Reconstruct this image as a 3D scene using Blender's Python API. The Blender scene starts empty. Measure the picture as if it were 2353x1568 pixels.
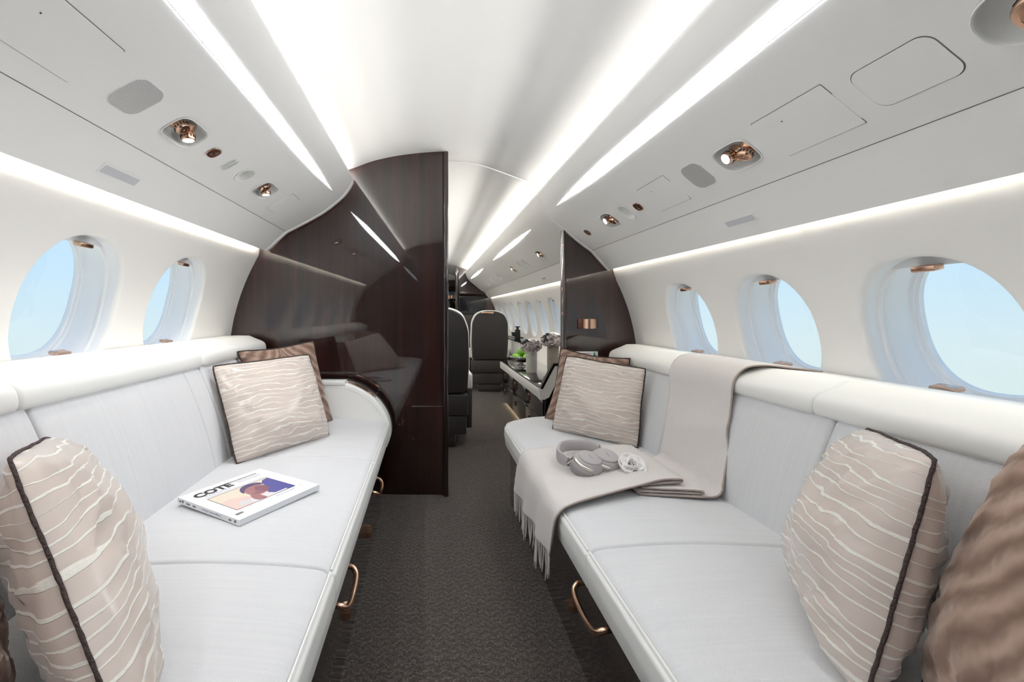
import bpy, bmesh, math, random
import numpy as np
from mathutils import Vector, Matrix, noise

random.seed(7)
SC = bpy.context.scene
COL = SC.collection

# ------------------------------------------------------------------ camera
F, VX, VY, CZ = 1050.0, 987.0, 717.0, 0.99      # focal length and principal point in 2353x1568 pixels, eye height
cam_data = bpy.data.cameras.new('camera')
cam = bpy.data.objects.new('camera', cam_data)
COL.objects.link(cam)
cam.location = (0, 0, CZ)
cam.rotation_euler = (math.radians(90), 0, 0)
cam_data.sensor_width = 36
cam_data.lens = F / 2353 * 36
cam_data.shift_x = (1176.5 - VX) / 2353
cam_data.shift_y = -(784 - VY) / 2353
cam_data.clip_start = 0.02
SC.camera = cam

# ------------------------------------------------------------------ view and world
SC.view_settings.view_transform = 'Standard'
SC.view_settings.look = 'None'
SC.view_settings.exposure = 0.76
SC.view_settings.gamma = 1.0
SC.view_settings.use_curve_mapping = False
SC.cycles.use_denoising = True
SC.cycles.use_adaptive_sampling = True
SC.cycles.adaptive_threshold = 0.06
SC.cycles.max_bounces = 9
SC.cycles.diffuse_bounces = 6
SC.cycles.glossy_bounces = 4
SC.cycles.transparent_max_bounces = 16
SC.cycles.sample_clamp_indirect = 6.0
SC.cycles.caustics_reflective = False
SC.cycles.caustics_refractive = False

SKY_GAIN = .64
LAMP_W = .6          # each recessed reading lamp or downlight
STRIP_W = 10.5        # emission of the PSU strip lights
COVE_CEIL = 3.6       # watts per cove lamp
COVE_WALL = 1.25
world = bpy.data.worlds.new('sky')
SC.world = world
world.use_nodes = True
nt = world.node_tree
nt.nodes.clear()
wo = nt.nodes.new('ShaderNodeOutputWorld')
wb = nt.nodes.new('ShaderNodeBackground')
tc = nt.nodes.new('ShaderNodeTexCoord')
sp = nt.nodes.new('ShaderNodeSeparateXYZ')
mr = nt.nodes.new('ShaderNodeMapRange')
mr.inputs[1].default_value = -0.5
mr.inputs[2].default_value = 0.9
rp = nt.nodes.new('ShaderNodeValToRGB')
rp.color_ramp.elements[0].position = 0.0
rp.color_ramp.elements[0].color = (.62, .70, .64, 1)
rp.color_ramp.elements[1].position = 1.0
rp.color_ramp.elements[1].color = (.34, .58, .92, 1)
for p_, c_ in ((.24, (.73, .83, .79, 1)), (.33, (.67, .82, .86, 1)), (.42, (.57, .78, .95, 1)), (.55, (.50, .74, .97, 1))):
    e_ = rp.color_ramp.elements.new(p_)
    e_.color = c_
wb.inputs[1].default_value = SKY_GAIN
nt.links.new(tc.outputs['Generated'], sp.inputs[0])
nt.links.new(sp.outputs[2], mr.inputs[0])
nt.links.new(mr.outputs[0], rp.inputs[0])
nt.links.new(rp.outputs[0], wb.inputs[0])
nt.links.new(wb.outputs[0], wo.inputs[0])


# ------------------------------------------------------------------ helpers: pixels to points
def U(px, py, Y):
    return Vector(((px - VX) * Y / F, Y, CZ - (py - VY) * Y / F))


def S(px, py, z):
    """point of the horizontal plane at height z seen at a pixel"""
    return U(px, py, F * (CZ - z) / (py - VY))


# ------------------------------------------------------------------ helpers: objects
def tag(o, label=None, cat=None, group=None, kind=None):
    if label: o['label'] = label
    if cat: o['category'] = cat
    if group: o['group'] = group
    if kind: o['kind'] = kind
    return o


def thing(name, label, cat, loc=(0, 0, 0), group=None):
    o = bpy.data.objects.new(name, None)
    COL.objects.link(o)
    o.location = loc
    o.empty_display_size = .02
    return tag(o, label, cat, group)


def link(name, me, mat, parent=None, smooth=False, local=False):
    if mat is not None:
        mats = mat if isinstance(mat, (list, tuple)) else [mat]
        for m in mats:
            me.materials.append(M[m] if isinstance(m, str) else m)
    if smooth:
        me.polygons.foreach_set('use_smooth', [True] * len(me.polygons))
        if smooth != True:
            me.set_sharp_from_angle(angle=math.radians(smooth))
    o = bpy.data.objects.new(name, me)
    COL.objects.link(o)
    if parent is not None:
        o.parent = parent
        if not local:
            o.matrix_parent_inverse = world_of(parent).inverted()
    return o


def world_of(o):
    m = Matrix.LocRotScale(o.location, o.rotation_euler, o.scale)
    if o.parent:
        return world_of(o.parent) @ o.matrix_parent_inverse @ m
    return m


def build(name, verts, faces, mat, parent=None, smooth=False, uvs=None, local=False):
    me = bpy.data.meshes.new(name)
    me.from_pydata([tuple(v) for v in verts], [], faces)
    me.update()
    if uvs is not None:
        lay = me.uv_layers.new(name='uv')
        for lp in me.loops:
            lay.data[lp.index].uv = uvs[lp.vertex_index]
    return link(name, me, mat, parent, smooth, local)


def from_bm(name, bm, mat, parent=None, smooth=False, local=False):
    bmesh.ops.recalc_face_normals(bm, faces=bm.faces)
    me = bpy.data.meshes.new(name)
    bm.to_mesh(me)
    bm.free()
    return link(name, me, mat, parent, smooth, local)


def bm_box(bm, c, size, bevel=0.0, seg=2, rot=None):
    r = bmesh.ops.create_cube(bm, size=1.0)
    vs = r['verts']
    m = Matrix.Translation(Vector(c)) @ (rot.to_4x4() if rot is not None else Matrix()) @ Matrix.Diagonal((*size, 1))
    bmesh.ops.transform(bm, matrix=m, verts=vs)
    if bevel:
        es = list({e for v in vs for e in v.link_edges})
        bmesh.ops.bevel(bm, geom=es, offset=bevel, segments=seg, affect='EDGES', profile=.5)


def box(name, c, size, mat, parent=None, bevel=0.0, seg=2, rot=None, local=False):
    bm = bmesh.new()
    bm_box(bm, c, size, bevel, seg, rot)
    return from_bm(name, bm, mat, parent, 40 if bevel else False, local)


def tube_data(pts, r, n=8, closed=False, caps=True):
    pts = [Vector(p) for p in pts]
    N = len(pts)
    verts, faces = [], []
    up = None
    for i, p in enumerate(pts):
        if closed:
            t = pts[(i + 1) % N] - pts[i - 1]
        else:
            t = pts[min(i + 1, N - 1)] - pts[max(i - 1, 0)]
        if t.length < 1e-9: t = Vector((0, 0, 1))
        t.normalize()
        if up is None:
            up = Vector((0, 0, 1)) if abs(t.z) < .9 else Vector((1, 0, 0))
        a = t.cross(up)
        if a.length < 1e-6: a = t.cross(Vector((1, .3, 0)))
        a.normalize()
        b = a.cross(t).normalized()
        up = b
        rr = r[i] if isinstance(r, (list, tuple)) else r
        for k in range(n):
            th = 2 * math.pi * k / n
            verts.append(p + a * math.cos(th) * rr + b * math.sin(th) * rr)
    M_ = N if closed else N - 1
    for i in range(M_):
        j = (i + 1) % N
        for k in range(n):
            l = (k + 1) % n
            faces.append((i * n + k, i * n + l, j * n + l, j * n + k))
    if caps and not closed:
        faces.append(tuple(range(n - 1, -1, -1)))
        faces.append(tuple((N - 1) * n + k for k in range(n)))
    return verts, faces


def tube(name, pts, r, mat, parent=None, n=8, closed=False, local=False):
    v, f = tube_data(pts, r, n, closed)
    return build(name, v, f, mat, parent, 50, local=local)


class Geo:
    def __init__(self): self.v, self.f = [], []

    def add(self, v, f):
        o = len(self.v)
        self.v += [Vector(p) for p in v]
        self.f += [tuple(i + o for i in q) for q in f]
        return self

    def xf(self, m):
        self.v = [m @ p for p in self.v]
        return self

    def obj(self, name, mat, parent=None, smooth=40, local=False):
        return build(name, self.v, self.f, mat, parent, smooth, local=local)


def lathe_data(prof, n=32, frame=None, sx=1.0, sy=1.0):
    """profile of (r, h); frame = 4x4 matrix whose z axis is the lathe axis"""
    v, f = [], []
    for r, h in prof:
        for k in range(n):
            a = 2 * math.pi * k / n
            p = Vector((r * math.cos(a) * sx, r * math.sin(a) * sy, h))
            v.append(frame @ p if frame is not None else p)
    for i in range(len(prof) - 1):
        for k in range(n):
            l = (k + 1) % n
            f.append((i * n + k, i * n + l, (i + 1) * n + l, (i + 1) * n + k))
    if prof[0][0] > 1e-5: f.append(tuple(range(n - 1, -1, -1)))
    if prof[-1][0] > 1e-5: f.append(tuple((len(prof) - 1) * n + k for k in range(n)))
    return v, f


def lathe(name, prof, mat, parent=None, n=32, frame=None, smooth=40, local=False, sx=1.0, sy=1.0):
    v, f = lathe_data(prof, n, frame, sx, sy)
    return build(name, v, f, mat, parent, smooth, local=local)


def frame_of(o, zaxis, xaxis):
    z = Vector(zaxis).normalized()
    x = (Vector(xaxis) - z * Vector(xaxis).dot(z)).normalized()
    y = z.cross(x)
    m = Matrix((x, y, z)).transposed().to_4x4()
    m.translation = Vector(o)
    return m


def extrude_xz(poly, y0, y1):
    """closed polygon in (x, z) drawn out from y0 to y1"""
    n = len(poly)
    v = [Vector((x, y0, z)) for x, z in poly] + [Vector((x, y1, z)) for x, z in poly]
    f = [tuple(range(n)), tuple(range(2 * n - 1, n - 1, -1))]
    for i in range(n):
        j = (i + 1) % n
        f.append((i, i + n, j + n, j))
    return v, f


def spline(pts, per=8, closed=False):
    """Catmull-Rom through 2D or 3D points"""
    P = [np.array(p, float) for p in pts]
    out = []
    N = len(P)
    for i in range(N if closed else N - 1):
        p1, p2 = P[i], P[(i + 1) % N]
        p0 = P[i - 1] if (closed or i > 0) else 2 * p1 - p2
        p3 = P[(i + 2) % N] if (closed or i + 2 < N) else 2 * p2 - p1
        for k in range(per):
            t = k / per
            out.append(.5 * ((2 * p1) + (-p0 + p2) * t + (2 * p0 - 5 * p1 + 4 * p2 - p3) * t * t + (-p0 + 3 * p1 - 3 * p2 + p3) * t ** 3))
    if not closed: out.append(P[-1])
    return [tuple(float(c) for c in p) for p in out]


def inset_poly(poly, d):
    """move a counter-clockwise (x,z) polygon inwards by d along vertex normals"""
    n = len(poly)
    A = sum(poly[i][0] * poly[(i + 1) % n][1] - poly[(i + 1) % n][0] * poly[i][1] for i in range(n))
    sg = 1 if A > 0 else -1
    out = []
    for i in range(n):
        x0, z0 = poly[i - 1]; x1, z1 = poly[i]; x2, z2 = poly[(i + 1) % n]
        tx, tz = x2 - x0, z2 - z0
        l = math.hypot(tx, tz) or 1
        out.append((x1 - tz / l * d * sg, z1 + tx / l * d * sg))
    return out


def loft(name, poly, y0, y1, r, mat, parent=None, warp=None, mid=6, smooth=60):
    """padded bar: polygon in (x,z) drawn along y with rounded ends of radius r"""
    st = []
    for a in (0, 25, 50, 75, 90):
        t = math.radians(a)
        st.append((r * (1 - math.sin(t)), r * (1 - math.cos(t))))     # inset, distance from end
    rows = [(y0 + d, i) for i, d in st]
    L = y1 - y0
    for k in range(1, mid):
        rows.append((y0 + r + (L - 2 * r) * k / mid, 0))
    rows += [(y1 - d, i) for i, d in reversed(st)]
    n = len(poly)
    v, f = [], []
    for y, i in rows:
        for x, z in inset_poly(poly, i):
            p = Vector((x, y, z))
            v.append(warp(p) if warp else p)
    for i in range(len(rows) - 1):
        for k in range(n):
            l = (k + 1) % n
            f.append((i * n + k, i * n + l, (i + 1) * n + l, (i + 1) * n + k))
    f.append(tuple(range(n - 1, -1, -1)))
    f.append(tuple((len(rows) - 1) * n + k for k in range(n)))
    bm = bmesh.new()
    vs = [bm.verts.new(p) for p in v]
    for q in f: bm.faces.new([vs[i] for i in q])
    return from_bm(name, bm, mat, parent, smooth)


# ------------------------------------------------------------------ materials
M = {}


def mat(name, color=(.8, .8, .8), rough=.5, metal=0.0, spec=.5, coat=0.0, coat_rough=.03, sheen=0.0, emit=None, emit_s=0.0):
    m = bpy.data.materials.new(name)
    m.use_nodes = True
    b = m.node_tree.nodes['Principled BSDF']
    b.inputs['Base Color'].default_value = (*color, 1)
    b.inputs['Roughness'].default_value = rough
    b.inputs['Metallic'].default_value = metal
    b.inputs['Specular IOR Level'].default_value = spec
    b.inputs['Coat Weight'].default_value = coat
    b.inputs['Coat Roughness'].default_value = coat_rough
    b.inputs['Sheen Weight'].default_value = sheen
    if emit:
        b.inputs['Emission Color'].default_value = (*emit, 1)
        b.inputs['Emission Strength'].default_value = emit_s
    M[name] = m
    return m


class NT:
    def __init__(self, m):
        self.m, self.t = m, m.node_tree
        self.b = self.t.nodes['Principled BSDF']

    def n(self, kind, **kw):
        o = self.t.nodes.new(kind)
        for k, v in kw.items(): setattr(o, k, v)
        return o

    def l(self, a, b): self.t.links.new(a, b)

    def coord(self, kind='Object', scale=(1, 1, 1), rot=(0, 0, 0)):
        c = self.n('ShaderNodeTexCoord'); mp = self.n('ShaderNodeMapping')
        mp.inputs['Scale'].default_value = scale
        mp.inputs['Rotation'].default_value = rot
        self.l(c.outputs[kind], mp.inputs[0])
        return mp.outputs[0]

    def noise(self, co, scale, detail=3, rough=.5):
        o = self.n('ShaderNodeTexNoise')
        o.inputs['Scale'].default_value = scale
        o.inputs['Detail'].default_value = detail
        o.inputs['Roughness'].default_value = rough
        if co is not None: self.l(co, o.inputs['Vector'])
        return o.outputs[0]

    def math(self, op, a, b=None, c=None):
        o = self.n('ShaderNodeMath', operation=op)
        for i, q in enumerate((a, b, c)):
            if q is None: continue
            if isinstance(q, (int, float)): o.inputs[i].default_value = q
            else: self.l(q, o.inputs[i])
        return o.outputs[0]

    def sep(self, co):
        o = self.n('ShaderNodeSeparateXYZ'); self.l(co, o.inputs[0]); return o.outputs

    def ramp(self, fac, stops):
        o = self.n('ShaderNodeValToRGB')
        e = o.color_ramp.elements
        while len(e) < len(stops): e.new(.5)
        for q, (p, c) in zip(e, stops):
            q.position = p; q.color = (*c, 1)
        self.l(fac, o.inputs[0])
        return o.outputs[0]

    def mix(self, fac, a, b):
        o = self.n('ShaderNodeMix', data_type='RGBA')
        for i, q in ((0, fac), (6, a), (7, b)):
            if isinstance(q, (int, float)): o.inputs[i].default_value = q
            elif isinstance(q, tuple): o.inputs[i].default_value = (*q, 1)
            else: self.l(q, o.inputs[i])
        return o.outputs[2]

    def bump(self, h, strength=.2, dist=.002, coat=False):
        o = self.n('ShaderNodeBump')
        o.inputs['Strength'].default_value = strength
        o.inputs['Distance'].default_value = dist
        self.l(h, o.inputs['Height'])
        self.l(o.outputs[0], self.b.inputs['Normal'])

    def col(self, c): self.l(c, self.b.inputs['Base Color'])
    def rough(self, c): self.l(c, self.b.inputs['Roughness'])


def make_materials():
    # painted/leather cabin shell
    for nm, c, r in (('shell', (.90, .895, .885), .55), ('shell_wall', (.905, .89, .87), .6), ('ceiling_mat', (.86, .86, .855), .6)):
        k = NT(mat(nm, c, r, spec=.35))
        k.bump(k.noise(k.coord(), 380, 2), .08, .0006)
    k = NT(mat('reveal', (.90, .905, .92), .3, spec=.4))
    k = NT(mat('leather', (.84, .84, .82), .42, spec=.4))
    k.bump(k.noise(k.coord(), 520, 3), .12, .0006)
    # woven sofa fabric, fine chevron
    k = NT(mat('fabric', (.78, .78, .79), .85, spec=.2, sheen=.15))
    s = k.sep(k.coord())
    zig = k.math('PINGPONG', k.math('ADD', s[1], k.math('MULTIPLY', s[2], .0)), .006)
    st = k.math('SINE', k.math('MULTIPLY', k.math('ADD', k.math('ADD', s[0], s[2]), zig), 1500))
    nz = k.noise(k.coord(), 700, 2)
    bands = k.noise(k.coord(scale=(4, 130, 4)), 1.0, 2)
    k.col(k.mix(bands, (.61, .618, .642), (.685, .688, .70)))
    k.bump(k.math('ADD', k.math('MULTIPLY', st, .4), nz), .35, .0009)
    # gloss mahogany
    k = NT(mat('wood', (.03, .012, .008), .35, spec=.3, coat=1.0, coat_rough=.012))
    k.b.inputs['Coat IOR'].default_value = 1.72
    g1 = k.noise(k.coord(scale=(26, 26, .9)), 1.0, 4, .6)
    g2 = k.noise(k.coord(scale=(160, 160, 3.0)), 1.0, 3, .6)
    k.col(k.ramp(k.math('ADD', k.math('MULTIPLY', g1, .7), k.math('MULTIPLY', g2, .3)), ((.32, (.007, .0022, .0017)), (.52, (.020, .0054, .0036)), (.74, (.048, .0115, .0065)))))
    mat('black_gloss', (.006, .005, .005), .15, coat=1.0, coat_rough=.008)
    mat('dark_wood_flat', (.012, .007, .006), .2, coat=1.0, coat_rough=.02)
    k = NT(mat('copper', (.78, .50, .36), .24, metal=1.0))
    mat('copper_sign', (.20, .085, .055), .35, metal=.6)
    mat('silver', (.75, .72, .66), .25, metal=1.0)
    mat('chrome', (.55, .55, .56), .12, metal=1.0)
    mat('black', (.01, .01, .01), .4)
    mat('gap', (.16, .155, .145), .8)  # dark grey line colour: painted shadow lines round hatches, also panel seams
    mat('white_plastic', (.84, .85, .86), .4)
    # carpet, chevron pile
    k = NT(mat('carpet', (.06, .05, .045), .95, spec=.1, sheen=.2))
    s = k.sep(k.coord())
    zig = k.math('PINGPONG', s[0], .022)
    wav = k.math('SINE', k.math('MULTIPLY', k.math('ADD', k.math('ADD', s[1], k.math('MULTIPLY', zig, .8)), k.math('MULTIPLY', k.noise(k.coord(), 45, 3), .05)), 230))
    n1 = k.noise(k.coord(), 210, 4, .75)
    n2 = k.noise(k.coord(), 130, 3, .7)
    hgt = k.math('ADD', k.math('ADD', k.math('MULTIPLY', wav, .038), k.math('MULTIPLY', n1, .75)), k.math('MULTIPLY', n2, .45))
    k.col(k.ramp(hgt, ((.44, (.010, .008, .007)), (.55, (.040, .031, .026)), (.66, (.105, .084, .072)), (.78, (.24, .205, .185)))))
    k.bump(hgt, .9, .006)
    # striped silk with embroidered wavy lines (uv)
    for nm, freq, seed in (('silk', 19.0, 0.0), ('silk_b', 19.0, 3.7)):
        k = NT(mat(nm, (.55, .47, .41), .34, spec=.5, sheen=.3))
        co = k.coord('UV')
        mp = k.n('ShaderNodeMapping'); mp.inputs['Location'].default_value = (seed, seed * 2, 0); k.l(co, mp.inputs[0])
        s = k.sep(mp.outputs[0])
        mp2 = k.n('ShaderNodeMapping'); mp2.inputs['Scale'].default_value = (2.6, 5.5, 1); k.l(mp.outputs[0], mp2.inputs[0])
        w = k.noise(mp2.outputs[0], 1.0, 2, .5)
        mp3 = k.n('ShaderNodeMapping'); mp3.inputs['Scale'].default_value = (14, 20, 1); k.l(mp.outputs[0], mp3.inputs[0])
        w2 = k.noise(mp3.outputs[0], 1.0, 2, .5)
        ph = k.math('ADD', k.math('ADD', k.math('MULTIPLY', s[1], freq), k.math('MULTIPLY', w, 3.2)), k.math('MULTIPLY', w2, .35))
        fr = k.math('ABSOLUTE', k.math('SUBTRACT', k.math('FRACT', ph), .5))
        mp4 = k.n('ShaderNodeMapping'); mp4.inputs['Scale'].default_value = (3.1, 15, 1); k.l(mp.outputs[0], mp4.inputs[0])
        br = k.noise(mp4.outputs[0], 1.0, 1, .5)
        wid = k.math('MULTIPLY', k.math('SUBTRACT', br, .24), .55)
        wid = k.math('MINIMUM', wid, .12)
        line = k.math('SMOOTH_MIN', k.math('MULTIPLY', k.math('SUBTRACT', wid, fr), 40), 1.0, .1)
        line = k.math('MAXIMUM', line, 0.0)
        fz = k.noise(k.coord('UV'), 260, 2)
        k.col(k.mix(line, (.60, .515, .462), k.mix(fz, (.74, .71, .64), (.90, .875, .81))))
        k.rough(k.math('ADD', k.math('MULTIPLY', line, .5), .27))
        k.bump(k.math('ADD', line, k.math('MULTIPLY', fz, k.math('MULTIPLY', line, .6))), .6, .0025)
    # ribbed velvet (uv)
    k = NT(mat('velvet', (.30, .2, .16), .8, spec=.2, sheen=.8))
    k.b.inputs['Sheen Roughness'].default_value = .4
    k.b.inputs['Sheen Tint'].default_value = (.9, .75, .65, 1)
    s = k.sep(k.coord('UV'))
    a = k.math('ABSOLUTE', k.math('SUBTRACT', s[0], .5))
    mpv = k.n('ShaderNodeMapping'); mpv.inputs['Scale'].default_value = (5, 5, 1)
    k.l(k.coord('UV'), mpv.inputs[0])
    nz = k.noise(mpv.outputs[0], 1.0, 3)
    arg = k.math('ADD', k.math('ADD', k.math('MULTIPLY', s[1], 46), k.math('MULTIPLY', k.math('SQRT', a), 44)), k.math('MULTIPLY', nz, 8))
    sn = k.math('SINE', arg)
    fac = k.math('ADD', k.math('MULTIPLY', sn, .28), k.math('ADD', k.math('MULTIPLY', nz, .5), .25))
    k.col(k.ramp(fac, ((.15, (.17, .105, .078)), (.5, (.27, .175, .135)), (.85, (.40, .28, .225)))))
    k.bump(sn, .5, .004)
    k = NT(mat('rope', (.055, .035, .032), .8))
    s = k.sep(k.coord('Generated'))
    k.bump(k.noise(k.coord(), 260, 1), 1.0, .004)
    # wool throw
    k = NT(mat('wool', (.60, .54, .50), .95, spec=.1, sheen=.4))
    nz = k.noise(k.coord(scale=(150, 420, 150)), 1.0, 3)
    k.col(k.mix(nz, (.60, .565, .55), (.72, .685, .665)))
    k.bump(nz, .5, .002)
    mat('wool_edge_shade', (.36, .30, .27), .95, spec=.1)  # darker wool that paints the shadow line along the throw's near edge
    # perforated speaker grille
    k = NT(mat('grille', (.5, .5, .5), .4, metal=.2))
    co = k.coord('UV')
    s = k.sep(co)
    row = k.math('FLOOR', k.math('MULTIPLY', s[1], 30))
    fx = k.math('FRACT', k.math('ADD', k.math('MULTIPLY', s[0], 30), k.math('MULTIPLY', row, .5)))
    fy = k.math('FRACT', k.math('MULTIPLY', s[1], 30))
    d = k.math('SQRT', k.math('ADD', k.math('POWER', k.math('SUBTRACT', fx, .5), 2), k.math('POWER', k.math('SUBTRACT', fy, .5), 2)))
    hole = k.math('GREATER_THAN', d, .30)
    k.col(k.mix(hole, (.10, .10, .105), (.74, .74, .74)))
    # lights
    mat('strip_emit', (.9, .9, .9), .5, emit=(.93, .965, 1.0), emit_s=STRIP_W)
    mat('lens_emit', (.9, .9, .9), .3, emit=(1.0, .96, .98), emit_s=3.0)
    mat('el_emit', (.62, .63, .67), .35)
    mat('led_warm', (.9, .8, .6), .5, emit=(1.0, .80, .50), emit_s=6.0)
    mat('sconce_emit', (.9, .8, .7), .5, emit=(1.0, .82, .62), emit_s=1.2)
    # glass: clear pane that lets daylight straight in and mirrors a little
    m = bpy.data.materials.new('pane'); m.use_nodes = True
    t = m.node_tree; t.nodes.clear()
    o = t.nodes.new('ShaderNodeOutputMaterial'); mx = t.nodes.new('ShaderNodeMixShader')
    a = t.nodes.new('ShaderNodeBsdfTransparent'); b = t.nodes.new('ShaderNodeBsdfGlossy'); fr = t.nodes.new('ShaderNodeValue')
    a.inputs[0].default_value = (.96, .985, 1, 1); b.inputs['Roughness'].default_value = .01; fr.outputs[0].default_value = .04
    t.links.new(fr.outputs[0], mx.inputs[0]); t.links.new(a.outputs[0], mx.inputs[1]); t.links.new(b.outputs[0], mx.inputs[2]); t.links.new(mx.outputs[0], o.inputs[0])
    M['pane'] = m
    mat('shade_cloth', (.78, .79, .80), .6)
    # aft cabin
    k = NT(mat('seat_dark', (.052, .046, .046), .42, spec=.4))
    k.bump(k.noise(k.coord(), 420, 2), .1, .0006)
    mat('screen', (.010, .012, .018), .12, coat=.5)
    k = NT(mat('vase_white', (.66, .64, .60), .4))
    k = NT(mat('vase_grey', (.34, .30, .26), .4))
    k = NT(mat('petal', (.50, .45, .44), .7))
    k.col(k.ramp(k.noise(k.coord(), 90, 2), ((.3, (.30, .25, .24)), (.6, (.56, .51, .52)), (.8, (.74, .70, .72)))))
    mat('petal_white', (.90, .88, .87), .6)
    mat('apple', (.20, .46, .035), .28, coat=.4)
    mat('green_sign', (.0, .22, .05), .5)
    mat('red_ink', (.5, .04, .04), .6)
    mat('hp_grey', (.42, .395, .40), .45)
    mat('hp_dark', (.27, .25, .255), .5)
    mat('ink', (.03, .03, .032), .6)
    mat('ink_blue', (.10, .11, .36), .6)
    mat('print_grey', (.42, .42, .45), .6)
    mat('paper', (.82, .82, .83), .45, coat=.2)
    mat('page_edge', (.66, .69, .76), .7)
    mat('photo_cream', (.74, .66, .54), .4)
    mat('photo_pink', (.72, .55, .50), .4)
    mat('photo_sky', (.62, .62, .66), .4)
    mat('photo_shirt', (.075, .075, .30), .4)
    mat('photo_hair', (.085, .055, .16), .4)
    mat('photo_skin', (.36, .165, .17), .4)
    mat('photo_skin_dark', (.22, .09, .13), .4)
    mat('photo_white', (.72, .66, .68), .4)
    mat('sky_card', (.18, .40, .62), .4)


make_materials()

# ------------------------------------------------------------------ cabin section (x, z), measured from the photograph
PSU_L = [(-.878, 1.317), (-.765, 1.418), (-.67, 1.466), (-.576, 1.519), (-.51, 1.567), (-.461, 1.611), (-.428, 1.655), (-.409, 1.696), (-.414, 1.716)]
PSU_R = [(1.0225, 1.23), (.925, 1.34), (.865, 1.3825), (.78, 1.4525), (.70, 1.52), (.65, 1.585), (.622, 1.655), (.621, 1.678)]
WL = [(-.985, .02), (-1.05, .3), (-1.095, .55), (-1.10, .70), (-1.085, .858), (-1.054, .985), (-1.026, 1.079), (-.984, 1.209), (-.922, 1.319), (-.835, 1.44)]
WR = [(1.06, .02), (1.14, .3), (1.19, .55), (1.198, .70), (1.18, .838), (1.153, .953), (1.11, 1.075), (1.045, 1.23), (.965, 1.36), (.89, 1.45)]
CEIL = [(-.97, 1.45), (-.82, 1.62), (-.64, 1.705), (-.54, 1.738), (-.421, 1.768), (-.30, 1.810), (-.146, 1.840), (.03, 1.856), (.16, 1.853), (.29, 1.834), (.40, 1.798), (.51, 1.758), (.62, 1.726), (.70, 1.706), (.80, 1.675), (.95, 1.585), (1.09, 1.39)]
_pl = np.polyfit([z for x, z in WL], [x for x, z in WL], 4)
_pr = np.polyfit([z for x, z in WR], [x for x, z in WR], 4)


def wall_x(side, z):
    zt = 1.30 if side < 0 else 1.20
    if z > zt: z = zt + (z - zt) * .15        # straightens behind the overhead panel: the light cove
    return float(np.polyval(_pl if side < 0 else _pr, z))


Y_BACK, Y_BULK_L, Y_BULK_R, Y_FAR = -.75, 2.47, 2.625, 7.9


class Profile:
    """smooth section of an overhead panel: arc length -> point, tangent, normal into the cabin"""

    def __init__(self, pts, side):
        seam = pts[1]
        a = [pts[0], seam]
        b = spline(pts[1:], 6)
        lo = [tuple(np.array(pts[0]) * (1 - t) + np.array(seam) * t) for t in (0, .25, .5, .75)]
        self.p = lo + b
        self.side = side
        q = np.array(self.p)
        self.s = np.concatenate([[0], np.cumsum(np.hypot(*(q[1:] - q[:-1]).T))])
        self.q = q

    def at(self, s, off=0.0):
        x = float(np.interp(s, self.s, self.q[:, 0])); z = float(np.interp(s, self.s, self.q[:, 1]))
        e = .006
        x1 = np.interp(s + e, self.s, self.q[:, 0]) - np.interp(s - e, self.s, self.q[:, 0])
        z1 = np.interp(s + e, self.s, self.q[:, 1]) - np.interp(s - e, self.s, self.q[:, 1])
        t = Vector((x1, 0, z1)).normalized()
        n = Vector((-t.z, 0, t.x)) if self.side > 0 else Vector((t.z, 0, -t.x))
        # normal must point into the cabin, down and towards the aisle
        if n.z > 0: n = -n
        return Vector((x, 0, z)) + n * off, t, n


PL, PR = Profile(PSU_L, -1), Profile(PSU_R, 1)


def rr_outline(w, h, r, n=6):
    """rounded rectangle outline centred on 0: list of (a, b)"""
    r = min(r, w / 2, h / 2)
    out = []
    for cx, cy, a0 in ((w / 2 - r, h / 2 - r, 0), (-w / 2 + r, h / 2 - r, 90), (-w / 2 + r, -h / 2 + r, 180), (w / 2 - r, -h / 2 + r, 270)):
        for k in range(n + 1):
            a = math.radians(a0 + 90 * k / n)
            out.append((cx + r * math.cos(a), cy + r * math.sin(a)))
    return out


def conform(name, prof, sc, yc, outline, off, mat_, parent=None, rings=4, skirt=.004, uv=False):
    """plate that follows the overhead panel: outline in (arc, y) about (sc, yc), standing off by off"""
    v, f, uvs = [], [], []
    ws = max(abs(a) for a, b in outline); wy = max(abs(b) for a, b in outline)
    n = len(outline)
    c, _, _ = prof.at(sc, off)
    v.append(Vector((c.x, yc, c.z))); uvs.append((.5, .5))
    for k in range(1, rings + 1):
        for a, b in outline:
            p, _, _ = prof.at(sc + a * k / rings, off)
            v.append(Vector((p.x, yc + b * k / rings, p.z)))
            uvs.append((.5 + a * k / rings / (2 * ws), .5 + b * k / rings / (2 * ws)))
    for a, b in outline:
        p, _, _ = prof.at(sc + a, off - skirt)
        v.append(Vector((p.x, yc + b, p.z))); uvs.append((.5 + a / (2 * ws), .5 + b / (2 * ws)))
    for i in range(n):
        f.append((0, 1 + i, 1 + (i + 1) % n))
    for k in range(rings):
        for i in range(n):
            j = (i + 1) % n
            f.append((1 + k * n + i, 1 + (k + 1) * n + i, 1 + (k + 1) * n + j, 1 + k * n + j))
    o = build(name, v, f, mat_, parent, 60, uvs)
    bm = bmesh.new(); bm.from_mesh(o.data); bmesh.ops.recalc_face_normals(bm, faces=bm.faces); bm.to_mesh(o.data); bm.free()
    return o


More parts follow.
